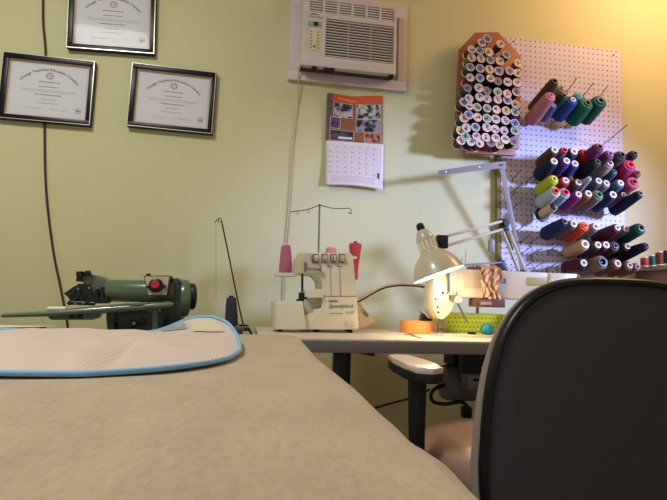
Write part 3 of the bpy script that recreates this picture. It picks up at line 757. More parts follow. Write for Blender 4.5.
# neon perforated tray
TY = 1.70
tr = thing('perforated_tray', 'lime green perforated plastic tray standing on the desk behind the needle', 'tray', (P(472,330,TY).x, TY, DESK))
ta, tb = P(442.5,330,TY).x, P(512,330,TY).x
th = P(470,314,TY).z-DESK
m = mat('tray_lime',(222,232,48),.4); nt = m.node_tree; N = nt.nodes; L = nt.links; b = N['Principled BSDF']
def tray():
    mb = MB(); n = 24; sec = []
    w = tb-ta; cx = (ta+tb)/2; dpt = .16
    def ring(sc, z, r=.03):
        out = []
        hw, hd = w/2*sc, dpt/2*sc
        for qx, qy, a0 in ((1,1,0),(-1,1,PI/2),(-1,-1,PI),(1,-1,3*PI/2)):
            for k in range(6):
                a = a0+PI/2*k/5; out.append(V((cx+qx*(hw-r)+r*cos(a), TY+.075+qy*(hd-r)+r*sin(a), z)))
        return out
    rings = [ring(.90,DESK+.001), ring(.93,DESK+.004), ring(1.0,DESK+th-.004), ring(1.02,DESK+th-.004), ring(1.02,DESK+th), ring(.985,DESK+th), ring(.92,DESK+.006), ring(.89,DESK+.004)]
    vs = [[mb._v(p) for p in r_] for r_ in rings]
    for a, b_ in zip(vs, vs[1:]):
        for k in range(len(a)): mb.face([a[k], a[(k+1)%len(a)], b_[(k+1)%len(a)], b_[k]])
    mb.face(vs[0][::-1]); mb.face(vs[-1]); return mb
tray().build('tray_body', m, tr)
hm = MB(); nx = 15
for r in range(4):
    for i in range(nx):
        x = ta + .022 + (tb-ta-.044)*(i+.5*(r % 2))/nx
        fr_ = (r+.7)/4.6; z = DESK+th*fr_; y = TY+.075-.08*(.93+.07*fr_)-.0006
        hm.lathe([(.0034,0),(.0034,.0008)], (x, y, z), (0,-1,0), 8)
hm.build('perforations', mat('tray_hole',(146,150,24),.7), tr)
# teal pincushion
pc = P(487,330,1.60); pn = thing('pincushion', 'round teal pincushion on the desk beside the chair back', 'pincushion', (pc.x, pc.y, DESK+.0062)); PZ = DESK+.0062
mb = MB(); prof = [(0,0),(.012,.001),(.019,.008),(.022,.018),(.02,.028),(.012,.036),(.003,.035)]
mb.lathe(prof, (pc.x, pc.y, PZ), seg=24); mb.build('cushion', mat('teal_felt',(30,140,150),.6, vary=.1), pn)
mb = MB()
for k in range(4):
    a = PI*k/4; pts = [V((pc.x+cos(a)*r_*1.02*s, pc.y+sin(a)*r_*1.02*s, PZ+z_)) for s in (-1,1) for r_, z_ in (prof[1:6] if s < 0 else prof[1:6][::-1])]
    mb.tube(pts, .0009, 5)
mb.build('stitch_lines', mat('teal_dark',(16,86,100),.6), pn)
b_ = P(472,334,1.61); b_.z = DESK+.0062
ds = MB().box(b_+V((-.014,-.006,0)), b_+V((.012,.006,.008)), .002); tag(ds.build('eraser_block', M_dark), 'tiny black block lying on the desk in front of the lime tray', 'block')

# ------------------------------------------------------------------ industrial sewing machine
M_sm = mat('machine_enamel', (212, 198, 178), .3, coat=.3)
M_sm2 = mat('machine_panel', (196, 180, 158), .4)
MY = 1.60
im = thing('industrial_sewing_machine', 'white industrial sewing machine under the desk lamp, arm running right behind the chair', 'sewing machine', (P(500,330,MY).x, MY+.06, DESK))
def Q(x, y, k=0): 
    return P(x, y, MY+k)
# head
MB().prism([Q(433.5,288),Q(434.5,272),Q(439,266.5),Q(455,266),Q(457.5,272),Q(457,300),Q(450,314),Q(443,320),Q(437,317.5),Q(433.5,310)], (0,.09,0), .006).build('head', M_sm, im)
MB().prism([Q(446,270,-.006),Q(449.5,269,-.006),Q(450,292,-.006),Q(447.5,292,-.006)], (0,.006,0), .001).build('needle_cover_strip', M_steel, im)
rb_ = MB()
for x in (437.5,442): rb_.prism([Q(x,272,-.003),Q(x+1.2,272,-.003),Q(x+1,292,-.003),Q(x-.2,292,-.003)], (0,.004,0))
rb_.build('head_rib', M_sm2, im)
hs = MB()
for x, y, rr in ((435.5,299,.004),(437.5,307,.004),(438.3,312.3,.004),(442.8,292.5,.005),(447,293,.003)): hs.lathe([(rr,0),(rr*.8,.003),(0,.003)], Q(x,y,-.001), (0,-1,0), 10)
hs.build('head_screw', M_black, im)
tn = MB().lathe([(.006,0),(.011,.004),(.011,.010),(.006,.012),(.006,.02),(.009,.022),(.007,.03),(0,.031)], Q(457,300,-.002), (0,-1,0), 18); tn.build('tension_knob', M_white, im)
tg = MB().tube(catmull([Q(452,293,-.006),Q(455,291,-.012),Q(457,294,-.014),Q(453.5,297,-.01),Q(451,301,-.006)],5), .0022, 6).box(Q(449,299,-.008), Q(454,295,-.002)); tg.build('thread_lever', M_steel, im)
MB().cyl(Q(440.5,319,.03), Q(440.3,327,.03), .0055).cyl(Q(440.3,327,.03), Q(440.3,333,.03), .0016).build('needle_bar', M_steel, im)
MB().cyl(Q(443,319,.045), Q(442.8,329,.045), .004).prism([Q(437.5,334,.02),Q(444,334,.02),Q(443.5,331.5,.03),Q(441,329.5,.03)], (0,.025,0), .001).build('presser_foot', M_steel, im)
MB().tube([Q(457,302,.05), Q(463,314,.02), Q(467,322,.02)], .003, 6).build('knee_lift_rod', M_steel, im)
# arm
xr = P(575,290,MY).x; za0, za1 = Q(470,298).z, Q(470,269).z
MB().prism([(Q(455,0).x, MY+.005, za0+.0),(xr, MY+.005, za0),(xr, MY+.005, za1),(Q(460,0).x, MY+.005, za1),(Q(455,0).x, MY+.005, za1-.012)], (0,.11,0), .008).build('arm', M_sm, im)
MB().prism([(Q(466,0).x, MY+.004, za0+.034),(Q(481,0).x, MY+.004, za0+.034),(Q(481,0).x, MY+.004, za1-.012),(Q(466,0).x, MY+.004, za1-.012)], (0,-.002,0), .001).build('arm_recess_plate', M_sm2, im)
MB().prism([(xr-.13, MY+.0, DESK+.012),(xr+.01, MY+.0, DESK+.012),(xr+.01, MY+.0, za1),(xr-.10, MY+.0, za1),(xr-.10, MY, za0),(xr-.115, MY, za0-.04)], (0,.125,0), .008).build('column', M_sm, im)
MB().box((Q(442,0).x, MY-.03, DESK+.0), (xr+.03, MY+.15, DESK+.006), .002).build('bed_plate', mat('bed_steel',(200,194,180),.35), im)
MB().lathe([(.02,0),(.06,.004),(.062,.02),(.055,.03),(.02,.034)], (xr+.012, MY+.06, (za0+za1)/2), (1,0,0), 30).build('handwheel', M_black, im)
text_mb('CS', .021, (Q(503,0).x, MY+.0035, Q(503,282).z-.004), bold=.0008).build('blue_letters', mat('machine_blue',(24,84,150),.5), im)
MB().box((Q(526,0).x, MY+.002, Q(526,285).z), (Q(545,0).x, MY+.005, Q(526,277).z), .001).build('model_plate', mat('plate_olive',(176,164,100),.5), im)
# tray of pins clipped beneath the arm + lace scrap over the arm
mg = MB().box((Q(476,0).x, MY-.012, Q(480,307).z), (Q(503,0).x, MY+.05, za0-.0005), .003)
t = thing('magnet_holder', 'brown magnetic pin holder stuck beneath the arm of the white machine', 'pin holder', (Q(490,0).x, MY+.02, Q(480,307).z))
mg.build('holder_body', mat('holder_brown',(96,66,58),.5, vary=.2, vscale=60), t)
MB().box((Q(480,0).x, MY-.014, Q(480,304.5).z), (Q(490,0).x, MY-.011, Q(480,301.5).z)).build('pale_patch', mat('patch_pink',(180,140,130),.6), t)
M_lace = mat('lace_beige',(196,158,136),.8, vary=.2, vscale=50, bump=.8, bscale=120)
xl0, xl1 = Q(481.5,0).x, Q(499,0).x
def lace(u, v):
    # v: 0 hanging end in front -> .45 top front -> 1 over the arm
    x = xl0+(xl1-xl0)*u + .008*sin(v*9+u*3) - .006*(v-.3)*(1-2*u)
    amp = .005*sin(u*17+v*9)+.004*sin(u*31-v*14)+.003*sin(v*33+u*9)
    if v < .75:
        z = za0+.0+(za1-za0+.008)*(v/.75); y = MY-.008+amp
        z += .004*sin(u*12)*(1-v/.75)
    else:
        k = (v-.75)/.25; z = za1+.009+.003*sin(k*PI)+amp*.4; y = MY-.006+.08*k
    return V((x, y, z))
o = MB().grid(lace, 40, 30).build('lace_scrap', M_lace, solid=.0015); tag(o, 'crumpled beige lace scrap hanging over the arm of the white sewing machine', 'fabric')
pq = thing('pin_rack', 'row of small red-headed pins lying along the top of the machine arm', 'pins', (Q(487,0).x, MY+.045, za1+.012))
for i in range(7):
    x = Q(478+3.4*i,0).x; MB().lathe([(0,0),(.0032,.001),(.0032,.004),(0,.006)], (x, MY+.03, za1+.011+.002*(i%2)), seg=8).build('pin_head', mat('pin_red',(160,60,50),.4), pq)
MB().box((Q(474,0).x, MY+.026, za1), (Q(502,0).x, MY+.05, za1+.012), .003).build('pin_strip', mat('pin_strip_brown',(140,104,90),.7), pq)
# metal rods behind the arm
rd = thing('thread_stand', 'horizontal grey metal thread stand rods behind the white machine arm', 'thread stand', P(486,272,1.78))
r1 = MB().prism([P(462,264,1.78),P(502,261.5,1.78),P(502,263,1.78),P(462,266.5,1.78)], (0,.01,0)); r1.prism([P(463,269,1.80),P(505,266.5,1.80),P(505,270.5,1.80),P(463,273,1.80)], (0,.012,0))
r1.build('rod', mat('rod_grey',(140,130,140),.4, metal=.4), rd)
MB().box(P(500,270,1.79)-V((.008,0,.0)), P(506,260,1.79)+V((0,.02,0)), .002).build('clamp', M_black, rd)
MB().cyl((P(486,270,1.80).x, 1.872, DESK), (P(486,270,1.80).x, 1.872, P(486,269,1.8).z), .006).tube([(P(486,270,1.80).x, 1.872, P(486,269,1.8).z-.004), (P(486,270,1.80).x, 1.80, P(486,269,1.8).z-.004)], .005).build('post', M_steel, rd)
for k, (x, y0, y1) in enumerate(((465,262,251),(461,262,258))): MB().tube([P(x,y0+2,1.78),P(x+1,y1,1.78)], .0013, 6).build('spool_pin', M_steel, rd)

# ------------------------------------------------------------------ swing-arm lamp
LY = 1.74
M_lamp = mat('lamp_enamel', (206, 196, 178), .3, coat=.3)
SHY = 1.50
ap = P(421.5,230,SHY+.01); oc_ = P(438.8,274.5,SHY-.012)
dd = (oc_-ap); LL = dd.length; q = dd.normalized()
lamp = thing('swing_arm_lamp', 'white swing-arm desk lamp, lit, its bell shade over the machine head', 'lamp', (P(524,272,LY).x, LY, DESK))
prof = [(.0,.0),(.014,.004),(.020,.05),(.028,.17),(.0295,.24),(.0295,.46),(.0345,.51),(.045,.56),(.057,.64),(.068,.75),(.077,.88),(.083,1.0)]
inner = [(.081,.995),(.074,.88),(.064,.76),(.053,.665),(.042,.59),(.02,.55),(0,.545)]
sh = MB().lathe([(r_, t_*LL) for r_, t_ in prof], ap, q, 40, cap=False)
sh.build('lamp_shade', M_lamp, lamp)
MB().lathe([(r_, t_*LL) for r_, t_ in [(.083,1.0)]+inner], ap, q, 40, cap=False).build('shade_lining', mat('lamp_lining',(250,246,236),.5), lamp)
vn = MB(); u_ = q.orthogonal().normalized(); w_ = q.cross(u_)
for k in range(14):
    a = 2*PI*k/14; e = u_*cos(a)+w_*sin(a); t_ = q.cross(e)
    A = ap + q*(.25*LL) + e*.0292; B = ap+q*(.44*LL)+e*.0292
    vn.prism([A-t_*.0028, A+t_*.0028, B+t_*.0028, B-t_*.0028], e*.0012)
vn.build('vent_slot', mat('vent_lit_white',(252,248,236),.6), lamp)  # near-white colour stands in for lamp light shining through the slots
MB().lathe([(.012,0),(.013,-.008),(.012,-.022),(.006,-.027),(0,-.028)], ap+q*.004, q, 18).build('switch_knob', M_black, lamp)
bulb = MB().lathe([(.012,LL*.56),(.014,LL*.6),(.024,LL*.7),(.027,LL*.78),(.024,LL*.87),(.014,LL*.93),(0,LL*.95)], ap, q, 24, cap=False)
bulb.build('bulb', mat('bulb_glow',(255,236,200),.4, emit=(255,226,176), estr=30), lamp)
J1 = P(441.5,242.5,SHY+.03); J2 = P(503.5,225,LY+.06); J3 = P(523,274,LY+.10)
def barpair(a, b, off, r, nm, sides=True):
    mb = MB()
    for s in (1, -1): mb.tube([a+off*s, b+off*s], r, 8)
    return mb.build(nm, M_lamp, lamp)
barpair(J1, J2, V((0,0,.016)), .0052, 'upper_arm_bars'); barpair(J2, J3, V((.013,0,.003)), .0066, 'lower_arm_bars')
MB().tube([J2+V((0,.01,0)), (J2+J3)/2+V((.002,.012,0))], .0065, 8).build('spring', mat('spring_steel',(150,140,130),.4,metal=.6,bump=1,bands=120), lamp)
MB().box(J1-V((.018,.012,.02)), J1+V((.02,.012,.024)), .006).lathe([(.012,-.02),(.012,.02)], J1, (0,1,0), 14).tube([J1, ap+q*(.45*LL)], .006).build('shade_joint', M_black, lamp)
MB().box(J2-V((.02,.012,.022)), J2+V((.02,.012,.024)), .005).lathe([(.013,-.02),(.013,.02)], J2+V((.004,0,.006)), (0,1,0), 14).build('elbow_joint', M_black, lamp)
MB().box(J3-V((.018,.014,.014)), J3+V((.018,.014,.016)), .005).build('base_joint', M_black, lamp)
MB().cyl(V((J3.x, J3.y, DESK+.03)), J3, .009).build('post', M_steel, lamp)
MB().box((J3.x-.025, J3.y-.03, DESK), (J3.x+.025, dy1+.006, DESK+.03), .004).build('clamp', M_black, lamp)
hg = thing('hanging_tag', 'small grey weight hanging on a wire hook below the lamp arm', 'tag', P(491.5,252,LY+.06))
MB().prism([P(488.5,252,LY+.06),P(495,253,LY+.06),P(495,241,LY+.06),P(493.5,239,LY+.06),P(490,239,LY+.06),P(488.5,241,LY+.06)], (0,.006,0), .001).build('weight', mat('tag_grey',(130,116,104),.5,metal=.3), hg)
MB().tube([P(491.5,239,LY+.063),P(491.5,229,LY+.063),P(489,226.5,LY+.063),P(494,229.5,LY+.063)], .0012, 6).tube([P(487.5,228,LY+.063),P(496,232,LY+.063)], .0012, 6).build('hook', M_black, hg)

# ------------------------------------------------------------------ shelf at the right with small spools
sx0 = P(630,271.5,WY).x
shf = thing('side_shelf', 'pale wooden shelf at the right edge of the photo carrying small spools', 'shelf', (sx0+.35, 1.85, .98))
MB().box((sx0, 1.55, 1.036), (sx0+.75, WY, 1.052), .002).build('shelf_board', mat('shelf_wood',(196,166,140),.6,vary=.1,vscale=10), shf)
MB().box((sx0+.03, 1.6, .90), (sx0+.05, WY, 1.036), .002).build('bracket', mat('shelf_wood2',(150,120,100),.6), shf)
MB().box((sx0+.65, 1.6, .90), (sx0+.67, WY, 1.036), .002).build('bracket', MATS['shelf_wood2'], shf)
for px_, Y, r_, h_, c, lab in ((645,2.02,.020,.046,(206,92,64),'orange'),(652.2,1.97,.0145,.05,(40,116,104),'teal green'),(660.3,1.92,.020,.062,(150,92,50),'copper brown'),(668,1.87,.018,.066,(60,60,110),'dark blue')):
    x = P(px_, 265, Y).x; z = 1.052
    t = thing('thread_spool', 'small %s thread spool standing on the side shelf' % lab, 'thread', (x,Y,z), 'thread spools on the side shelf')
    MB().lathe([(r_*.88,.005),(r_*.93,.012),(r_*.93,h_-.012),(r_*.88,h_-.005)], (x,Y,z), seg=20, cap=False).build('wound_thread', thr(c), t)
    MB().lathe([(0,0),(r_*.95,0),(r_*.95,.003),(r_*.8,.006)], (x,Y,z), seg=20, cap=False).build('spool_base', colm(WHT), t)
    MB().lathe([(r_*.8,h_-.006),(r_*.6,h_-.003),(r_*.5,h_),(.004,h_),(.004,h_-.01)], (x,Y,z), seg=20, cap=False).build('spool_rim', colm(WHT), t)

# ------------------------------------------------------------------ cutting table + cover
XR = .140; YB = 1.338; XL = -1.35; YN = -.25
ct = thing('cutting_table', 'large cutting table in the foreground under a beige cover', 'table', ((XR+XL)/2, .5, 0))
MB().box((XL, YN, TAB-.045), (XR-.045, YB-.022, TAB-.006), .004).build('tabletop', mat('table_wood',(150,128,100),.6), ct)
for x, y in ((XL+.08, YN+.08), (XL+.08, YB-.1), (XR-.1, YN+.08), (XR-.1, YB-.1)):
    MB().box((x-.03, y-.03, 0), (x+.03, y+.03, TAB-.045), .004).build('leg', MATS['table_wood'], ct)
def fbm(x, y):
    return (sin(x*9.1+y*4.3)+sin(x*-5.7+y*11.9+1.3)+.6*sin(x*21+y*17+.7)+.5*sin(x*37-y*29))/3
EDGE = sorted((lambda p: (p.y, p.x))(Z(a, b_, TAB)) for a, b_ in ((296,335),(322,361.6),(353,388),(376.4,409.6),(392,423),(408.4,440),(424,450),(440,460.8),(478,500)))
def edge_x(y):
    if y <= EDGE[0][0]: return EDGE[0][1] + .006
    for (ya, xa), (yb, xb) in zip(EDGE, EDGE[1:]):
        if y <= yb: t = (y-ya)/(yb-ya); t = t*t*(3-2*t); return xa + (xb-xa)*t + .006 - .003*max(0, (y-.5)/.85)
    return EDGE[-1][1] + .003
NX, NY = 150, 170
def cover(u, v):
    ext = .09
    y = YN - .02 + (YB + ext - YN + .02)*v
    yy = min(y, YB); xr = edge_x(yy)
    gx = XL + (xr + ext - XL)*u
    x = gx; z = TAB + .0016*fbm(gx, y)
    r = .012
    def roll(d):  # distance past the start of the bend -> (advance, drop)
        if d <= 0: return d, 0
        a = d/r
        if a < PI/2: return r*sin(a), r*(1-cos(a))
        return r, r + (d - r*PI/2)
    ax_, dzx = roll(gx-(xr-r)); ay_, dzy = roll(y-(YB-r))
    x = (xr-r)+ax_; y = (YB-r)+ay_
    if dzx > .02: x += .003*sin(y*40)*(dzx/.08)
    return V((x, y, z - dzx - dzy))
m = mat('cover_canvas', (196, 176, 146), .9, sheen=.2)
nt = m.node_tree; N = nt.nodes; L = nt.links; b = N['Principled BSDF']; tc = N.new('ShaderNodeTexCoord')
mp_ = N.new('ShaderNodeMapping'); mp_.inputs['Scale'].default_value = (1.2, .7, 1); L.new(tc.outputs['Object'], mp_.inputs[0])
n1 = N.new('ShaderNodeTexNoise'); n1.inputs['Scale'].default_value = 130; n1.inputs['Detail'].default_value = 6; L.new(mp_.outputs[0], n1.inputs['Vector'])
n2 = N.new('ShaderNodeTexNoise'); n2.inputs['Scale'].default_value = 16; n2.inputs['Detail'].default_value = 4; L.new(mp_.outputs[0], n2.inputs['Vector'])
ad = N.new('ShaderNodeMath'); ad.operation = 'ADD'; L.new(n1.outputs['Fac'], ad.inputs[0]); L.new(n2.outputs['Fac'], ad.inputs[1])
rp = N.new('ShaderNodeValToRGB'); rp.color_ramp.elements[0].position = .35; rp.color_ramp.elements[1].position = .68
rp.color_ramp.elements[0].color = lin((174, 157, 134)); rp.color_ramp.elements[1].color = lin((194, 177, 154))
hf = N.new('ShaderNodeMath'); hf.operation = 'MULTIPLY'; hf.inputs[1].default_value = .5; L.new(ad.outputs[0], hf.inputs[0]); L.new(hf.outputs[0], rp.inputs['Fac']); L.new(rp.outputs['Color'], b.inputs['Base Color'])
bp_ = N.new('ShaderNodeBump'); bp_.inputs['Strength'].default_value = .5; bp_.inputs['Distance'].default_value = .0025; L.new(n1.outputs['Fac'], bp_.inputs['Height']); L.new(bp_.outputs['Normal'], b.inputs['Normal'])
o = MB().grid(cover, NX, NY).build('table_cover', m, angle=80, solid=.002); tag(o, 'beige canvas cover spread over the whole foreground table', 'table cover')

# ------------------------------------------------------------------ mesh laundry-bag like fabric with blue piping
zt = TAB+.006
ctrl = [
 [Z(-90,371,zt), Z(-10,373.5,zt), Z(60,374.5,zt), Z(97,374,zt), Z(165,369,zt+.001), Z(215,362,zt+.001), Z(239,355,zt+.001)],
 [V((-.75,.85,zt+.010)), V((-.42,.83,zt+.016)), V((-.30,.83,zt+.014)), V((-.21,.83,zt+.004)), V((-.15,.88,zt+.012)), V((-.085,.94,zt+.010)), Z(240,348,zt+.003)],
 [V((-.80,1.08,zt+.02)), P(0,332,1.08), P(60,328.5,1.10), P(110,330,1.10), P(160,333,1.08), P(200,334.5,1.05), P(236.5,335,1.03)],
 [V((-.80,1.26,zt)), V((-.62,1.24,zt)), V((-.46,1.24,zt)), V((-.33,1.24,zt)), P(152,332,1.24), P(192,318.5,1.18), P(225,317,1.10)],
]
def cr(p, t):
    n = len(p)-1; f_ = min(max(t*n, 0), n-1e-6); i = int(f_); t = f_-i
    g = lambda k: p[max(0, min(n, k))]
    a, b, c, d = g(i-1), g(i), g(i+1), g(i+2)
    return .5*((2*b)+(c-a)*t+(2*a-5*b+4*c-d)*t*t+(3*b-a-3*c+d)*t**3)
def matp(u, v):
    cu_ = max(0, (u-.80)/.20); cv = abs(2*v-1)
    u2 = u - .055*cu_**2*cv**6; v2 = .5+(v-.5)*(1-.10*cu_**6*1)
    p = cr([cr(row, u2) for row in ctrl], v2)
    e = min(u2, 1-u2, v2, 1-v2); uc = .50+.16*v2/.66; kk_ = max(0, 1-v2/.72); p.z += (.014*math.exp(-((u2-uc+.10)/.07)**2) - .009*math.exp(-((u2-uc)/.02)**2))*min(1, v2*6)*kk_; p.z += .0022*fbm(p.x*3.1, p.y*2.7+3)*min(1, e*8) + .0012*sin(p.x*60+p.y*25)*min(1, e*6)
    if p.y < YB-.002: p.z = max(p.z, TAB+.0052)
    return p
m = mat('mesh_fabric', (222, 202, 190), .7, sheen=.3)
nt = m.node_tree; N = nt.nodes; L = nt.links; b = N['Principled BSDF']; tc = N.new('ShaderNodeTexCoord')
w1 = N.new('ShaderNodeTexWave'); w1.inputs['Scale'].default_value = 60; w1.bands_direction = 'X'; L.new(tc.outputs['Object'], w1.inputs['Vector'])
w2 = N.new('ShaderNodeTexWave'); w2.inputs['Scale'].default_value = 45; w2.bands_direction = 'Y'; L.new(tc.outputs['Object'], w2.inputs['Vector'])
mu = N.new('ShaderNodeMath'); mu.operation = 'MULTIPLY'; L.new(w1.outputs['Fac'], mu.inputs[0]); L.new(w2.outputs['Fac'], mu.inputs[1])
mxx = N.new('ShaderNodeMix'); mxx.data_type = 'RGBA'; mxx.inputs[6].default_value = lin((206, 188, 180)); mxx.inputs[7].default_value = lin((234, 218, 208)); L.new(mu.outputs[0], mxx.inputs['Factor']); L.new(mxx.outputs[2], b.inputs['Base Color'])
bg = thing('mesh_bag', 'cream mesh fabric bag with light blue piping lying on the beige table', 'bag', V((-.3, 1.0, TAB)))
MB().grid(matp, 110, 60).build('mesh_panel', m, bg, angle=80, solid=.0012)
edge = [matp(u/60, 0) for u in range(61)] + [matp(1, v/24) for v in range(1, 25)] + [matp(1-u/60, 1) for u in range(1, 61)]
edge = [p + V((0,0,.001)) for p in edge]
rr_ = [.0036]*len(edge)
MB().tube(edge, rr_, 10).build('blue_piping', mat('piping_blue',(136,186,232),.6,bump=.5,bscale=120), bg)
MB().grid(lambda u, v: matp(.81+.13*u, .72+.22*v)+V((-.001,-.002,.0025)), 10, 6).build('pale_patch', mat('patch_cream',(214,204,178),.6), bg)
MB().grid(lambda u, v: matp(.69+.10*u, .78+.15*v)+V((0,-.002,.002)), 10, 6).build('grey_care_label', mat('label_grey',(160,156,158),.6,vary=.3,vscale=90), bg)

# papers at the far left corner of the table
MB_ = MB().prism([(-.86,1.20,TAB+.010),(-.55,1.24,TAB+.010),(-.445,1.326,TAB+.010),(-.86,1.326,TAB+.010)], (0,0,.0015))
tag(MB_.build('paper_sheet', mat('sheet_cream',(226,214,180),.7)), 'cream paper sheet lying on a black folder at the far left of the table', 'paper')
tag(MB().prism([(-.86,1.18,TAB+.0045),(-.56,1.20,TAB+.0045),(-.47,1.322,TAB+.0045),(-.86,1.325,TAB+.0045)], (0,0,.005), .001).build('folder', M_black), 'black folder lying beneath the cream paper at the far left of the table', 'folder')
tag(MB().prism([(-.86,1.34,TAB+.02),(-.60,1.36,TAB+.03),(-.585,1.40,TAB+.031),(-.86,1.42,TAB+.03)], (0,0,.004), .001).build('dark_ruler', M_black), 'dark flat strip poking in at the far left edge above the papers', 'ruler') if False else None

# ------------------------------------------------------------------ side table with blind stitch machine
LT = .66
stb = thing('machine_table', 'low side table hidden behind the cutting table, carrying the green machine', 'table', (-.55, 1.68, 0))
MB().box((-1.15, 1.42, LT-.03), (.05, 1.95, LT), .003).build('tabletop', mat('side_table_top',(150,140,120),.5), stb)
for x, y in ((-1.1,1.47),(0,1.47),(-1.1,1.9),(0,1.9)): MB().box((x-.02,y-.02,0),(x+.02,y+.02,LT-.03)).build('leg', M_black, stb)
BY = 1.55
def G(x, y, k=0):
    return P(x, y, BY+k)
bs = thing('blind_stitch_machine', 'green enamel blind stitch machine with red dial and black handwheel', 'sewing machine', (G(140,300).x, BY, LT))
ppm = 1/ (500/(BY*.93))
r_a = 11.3*ppm*1.0
# horizontal main cylinder
A = G(106,290.5); B = G(175,291.5)
MB().lathe([(r_a*.85,0),(r_a,.006),(r_a,(B-A).length)], A, B-A, 30).build('arm_cylinder', M_green, bs)
# head casting at left with sloping top
MB().prism([G(77,277,-.02),G(82,273.5,-.02),G(92,274.5,-.02),G(101,276,-.02),G(108,281,-.02),G(109,300,-.02),G(103,303.5,-.02),G(92,300,-.02),G(90,290,-.02),G(84,284,-.02)], (0,.06,0), .006).build('head_casting', M_green, bs)
hb = MB()
hb.prism([G(63,293.5,-.03),G(75,287,-.03),G(78,283.5,-.03),G(89,284,-.03),G(93,294,-.03),G(94,303,-.03),G(82,305,-.03),G(72,304,-.03),G(70,298,-.03)], (0,.05,0), .003)
hb.prism([G(75.5,281.5,-.025),G(77,274,-.025),G(80.5,274,-.025),G(82,281,-.025)], (0,.04,0), .002)
hb.cyl(G(80,276.5,-.03), G(80,271.5,-.03), .010).cyl(G(88,275,-.03), G(88,270.8,-.03), .008)
hb.prism([G(80,276,-.03),G(89,275.5,-.03),G(88.5,272,-.03),G(82,272,-.03)], (0,.03,0), .002)
hb.cyl(G(97,289,-.028), G(97,301,-.028), .006).cyl(G(103,287,-.028), G(103,302,-.028), .006)
hb.prism([G(93,296,-.03),G(108,297,-.03),G(108,303.5,-.03),G(93,303.5,-.03)], (0,.03,0), .002)
hb.cyl(G(69,302.5,-.03), G(95,303.5,-.03), .006)
for x, y in ((70,303),(76,299),(84,297),(88,301),(80,292),(73,293)): hb.lathe([(.007,0),(.006,.006),(0,.007)], G(x,y,-.03), (0,-1,0), 10)
hb.build('needle_mechanism', M_black, bs)
sm_ = MB()
for x, y in ((76,303.5),(84,303.2),(79,289),(90,288)): sm_.lathe([(.0035,0),(.003,.008),(0,.009)], G(x,y,-.036), (0,-1,0), 8)
sm_.build('bright_screw', M_steel, bs)
# plate with red dial
MB().prism([G(144.7,276.5,-.05),G(169.3,276.5,-.05),G(166.5,295,-.05),G(148,295,-.05)], (0,.02,0), .001).build('dial_plate', mat('plate_cream',(196,178,156),.4), bs)
eb = MB(); eb.prism([G(143.6,275.6,-.048),G(170.4,275.6,-.048),G(167.3,296,-.048),G(147.2,296,-.048)], (0,.06,0), .001); eb.build('dial_housing', mat('housing_brown',(66,56,46),.5), bs)
kn = MB().lathe([(.020,0),(.020,.008),(.016,.011)], G(156.3,285.5,-.05), (0,-1,0), 24).build('dial_ring', M_black, bs)
MB().lathe([(.0115,.010),(.011,.020),(.009,.023),(.004,.022),(0,.021)], G(156,284.7,-.05), (0,-1,0), 20).build('red_dial', mat('dial_red',(190,44,56),.4), bs)
for a, b_, r_ in ((G(148,287,-.051), G(148,287,-.056), .004), (G(165,286.5,-.051), G(165,286.5,-.056), .004), (G(148.5,277,-.03), G(148.5,273.6,-.03), .006)): MB().cyl(a, b_, r_).build('plate_screw', M_black, bs)
# gear housing right
MB().prism([G(168,279,-.02),G(177,277.5,-.02),G(181,281,-.02),G(182,330,-.02),G(160,333,-.02),G(160,300,-.02),G(168,296,-.02)], (0,.08,0), .008).build('gear_housing', M_dgreen, bs)
MB().lathe([(.03,0),(.052,.003),(.056,.010),(.056,.028),(.05,.032)], G(177.5,298,.02), (.96,.28,.02), 30).build('pulley_cover', M_green, bs)
MB().lathe([(.028,0),(.05,.0),(.05,.010),(.028,.012)], G(184.5,298,.02), (.96,.28,.02), 30).build('pulley', M_black, bs)
MB().lathe([(.01,-.01),(.037,.0),(.040,.004),(.040,.016),(.036,.02),(.01,.02)], G(188,296.5,.02), (.96,.28,.02), 30).build('handwheel', M_black, bs)
# free arm
fa = MB(); secs = [(5,312.8,317.7),(6,312.6,317.7),(48,310.2,316.8),(100,305.5,314),(140,302.5,311.5),(168,300.8,309),(174,302.2,307)]
rg = []
for x, y0_, y1_ in secs:
    a = G(x, y0_, -.03); b_ = G(x, y1_, -.03); h_ = (a.z-b_.z)/2; c_ = (a+b_)/2
    rg.append([fa._v(c_+V((0, .024*math.copysign(abs(cos(t))**.8, cos(t)), h_*math.copysign(abs(sin(t))**.8, sin(t))))) for t in [2*PI*k/16 for k in range(16)]])
for a, b_ in zip(rg, rg[1:]):
    for k in range(16): fa.face([a[k], a[(k+1)%16], b_[(k+1)%16], b_[k]])
fa.face(rg[0]); fa.face(rg[-1])
fa.build('cloth_arm', mat('arm_green',(104,118,98),.18,coat=.6), bs)
MB().prism([G(48,314,-.045),G(100,312,-.045),G(98,317.5,-.045),G(92,320,-.045),G(51,320,-.045),G(48,318,-.045)], (0,.04,0), .004).build('arm_underbody', M_green, bs)
MB().box(G(68.5,319,-.047), G(75,314,-.043)).box(G(76.5,319,-.047), G(83.5,314,-.043)).build('arm_slot', M_dark, bs)
MB().cyl(G(48,308.7,-.04), G(66,308.7,-.04), .006).build('white_roller', M_white, bs)
MB().tube([G(110,306,-.052),G(128,303.6,-.054),G(136,304.4,-.054),G(150,303,-.052)], .002, 6).build('spring_lever', M_steel, bs)
MB().prism([G(106,313,-.03),G(115,312.5,-.03),G(115,321,-.03),G(113,323,-.03),G(113,345,-.03),G(108,345,-.03),G(108,323,-.03),G(106,321,-.03)], (0,.04,0), .003).build('support_post', M_dgreen, bs)
lb = MB(); a_ = G(118,310,-.02); b2 = G(172,310,-.02)
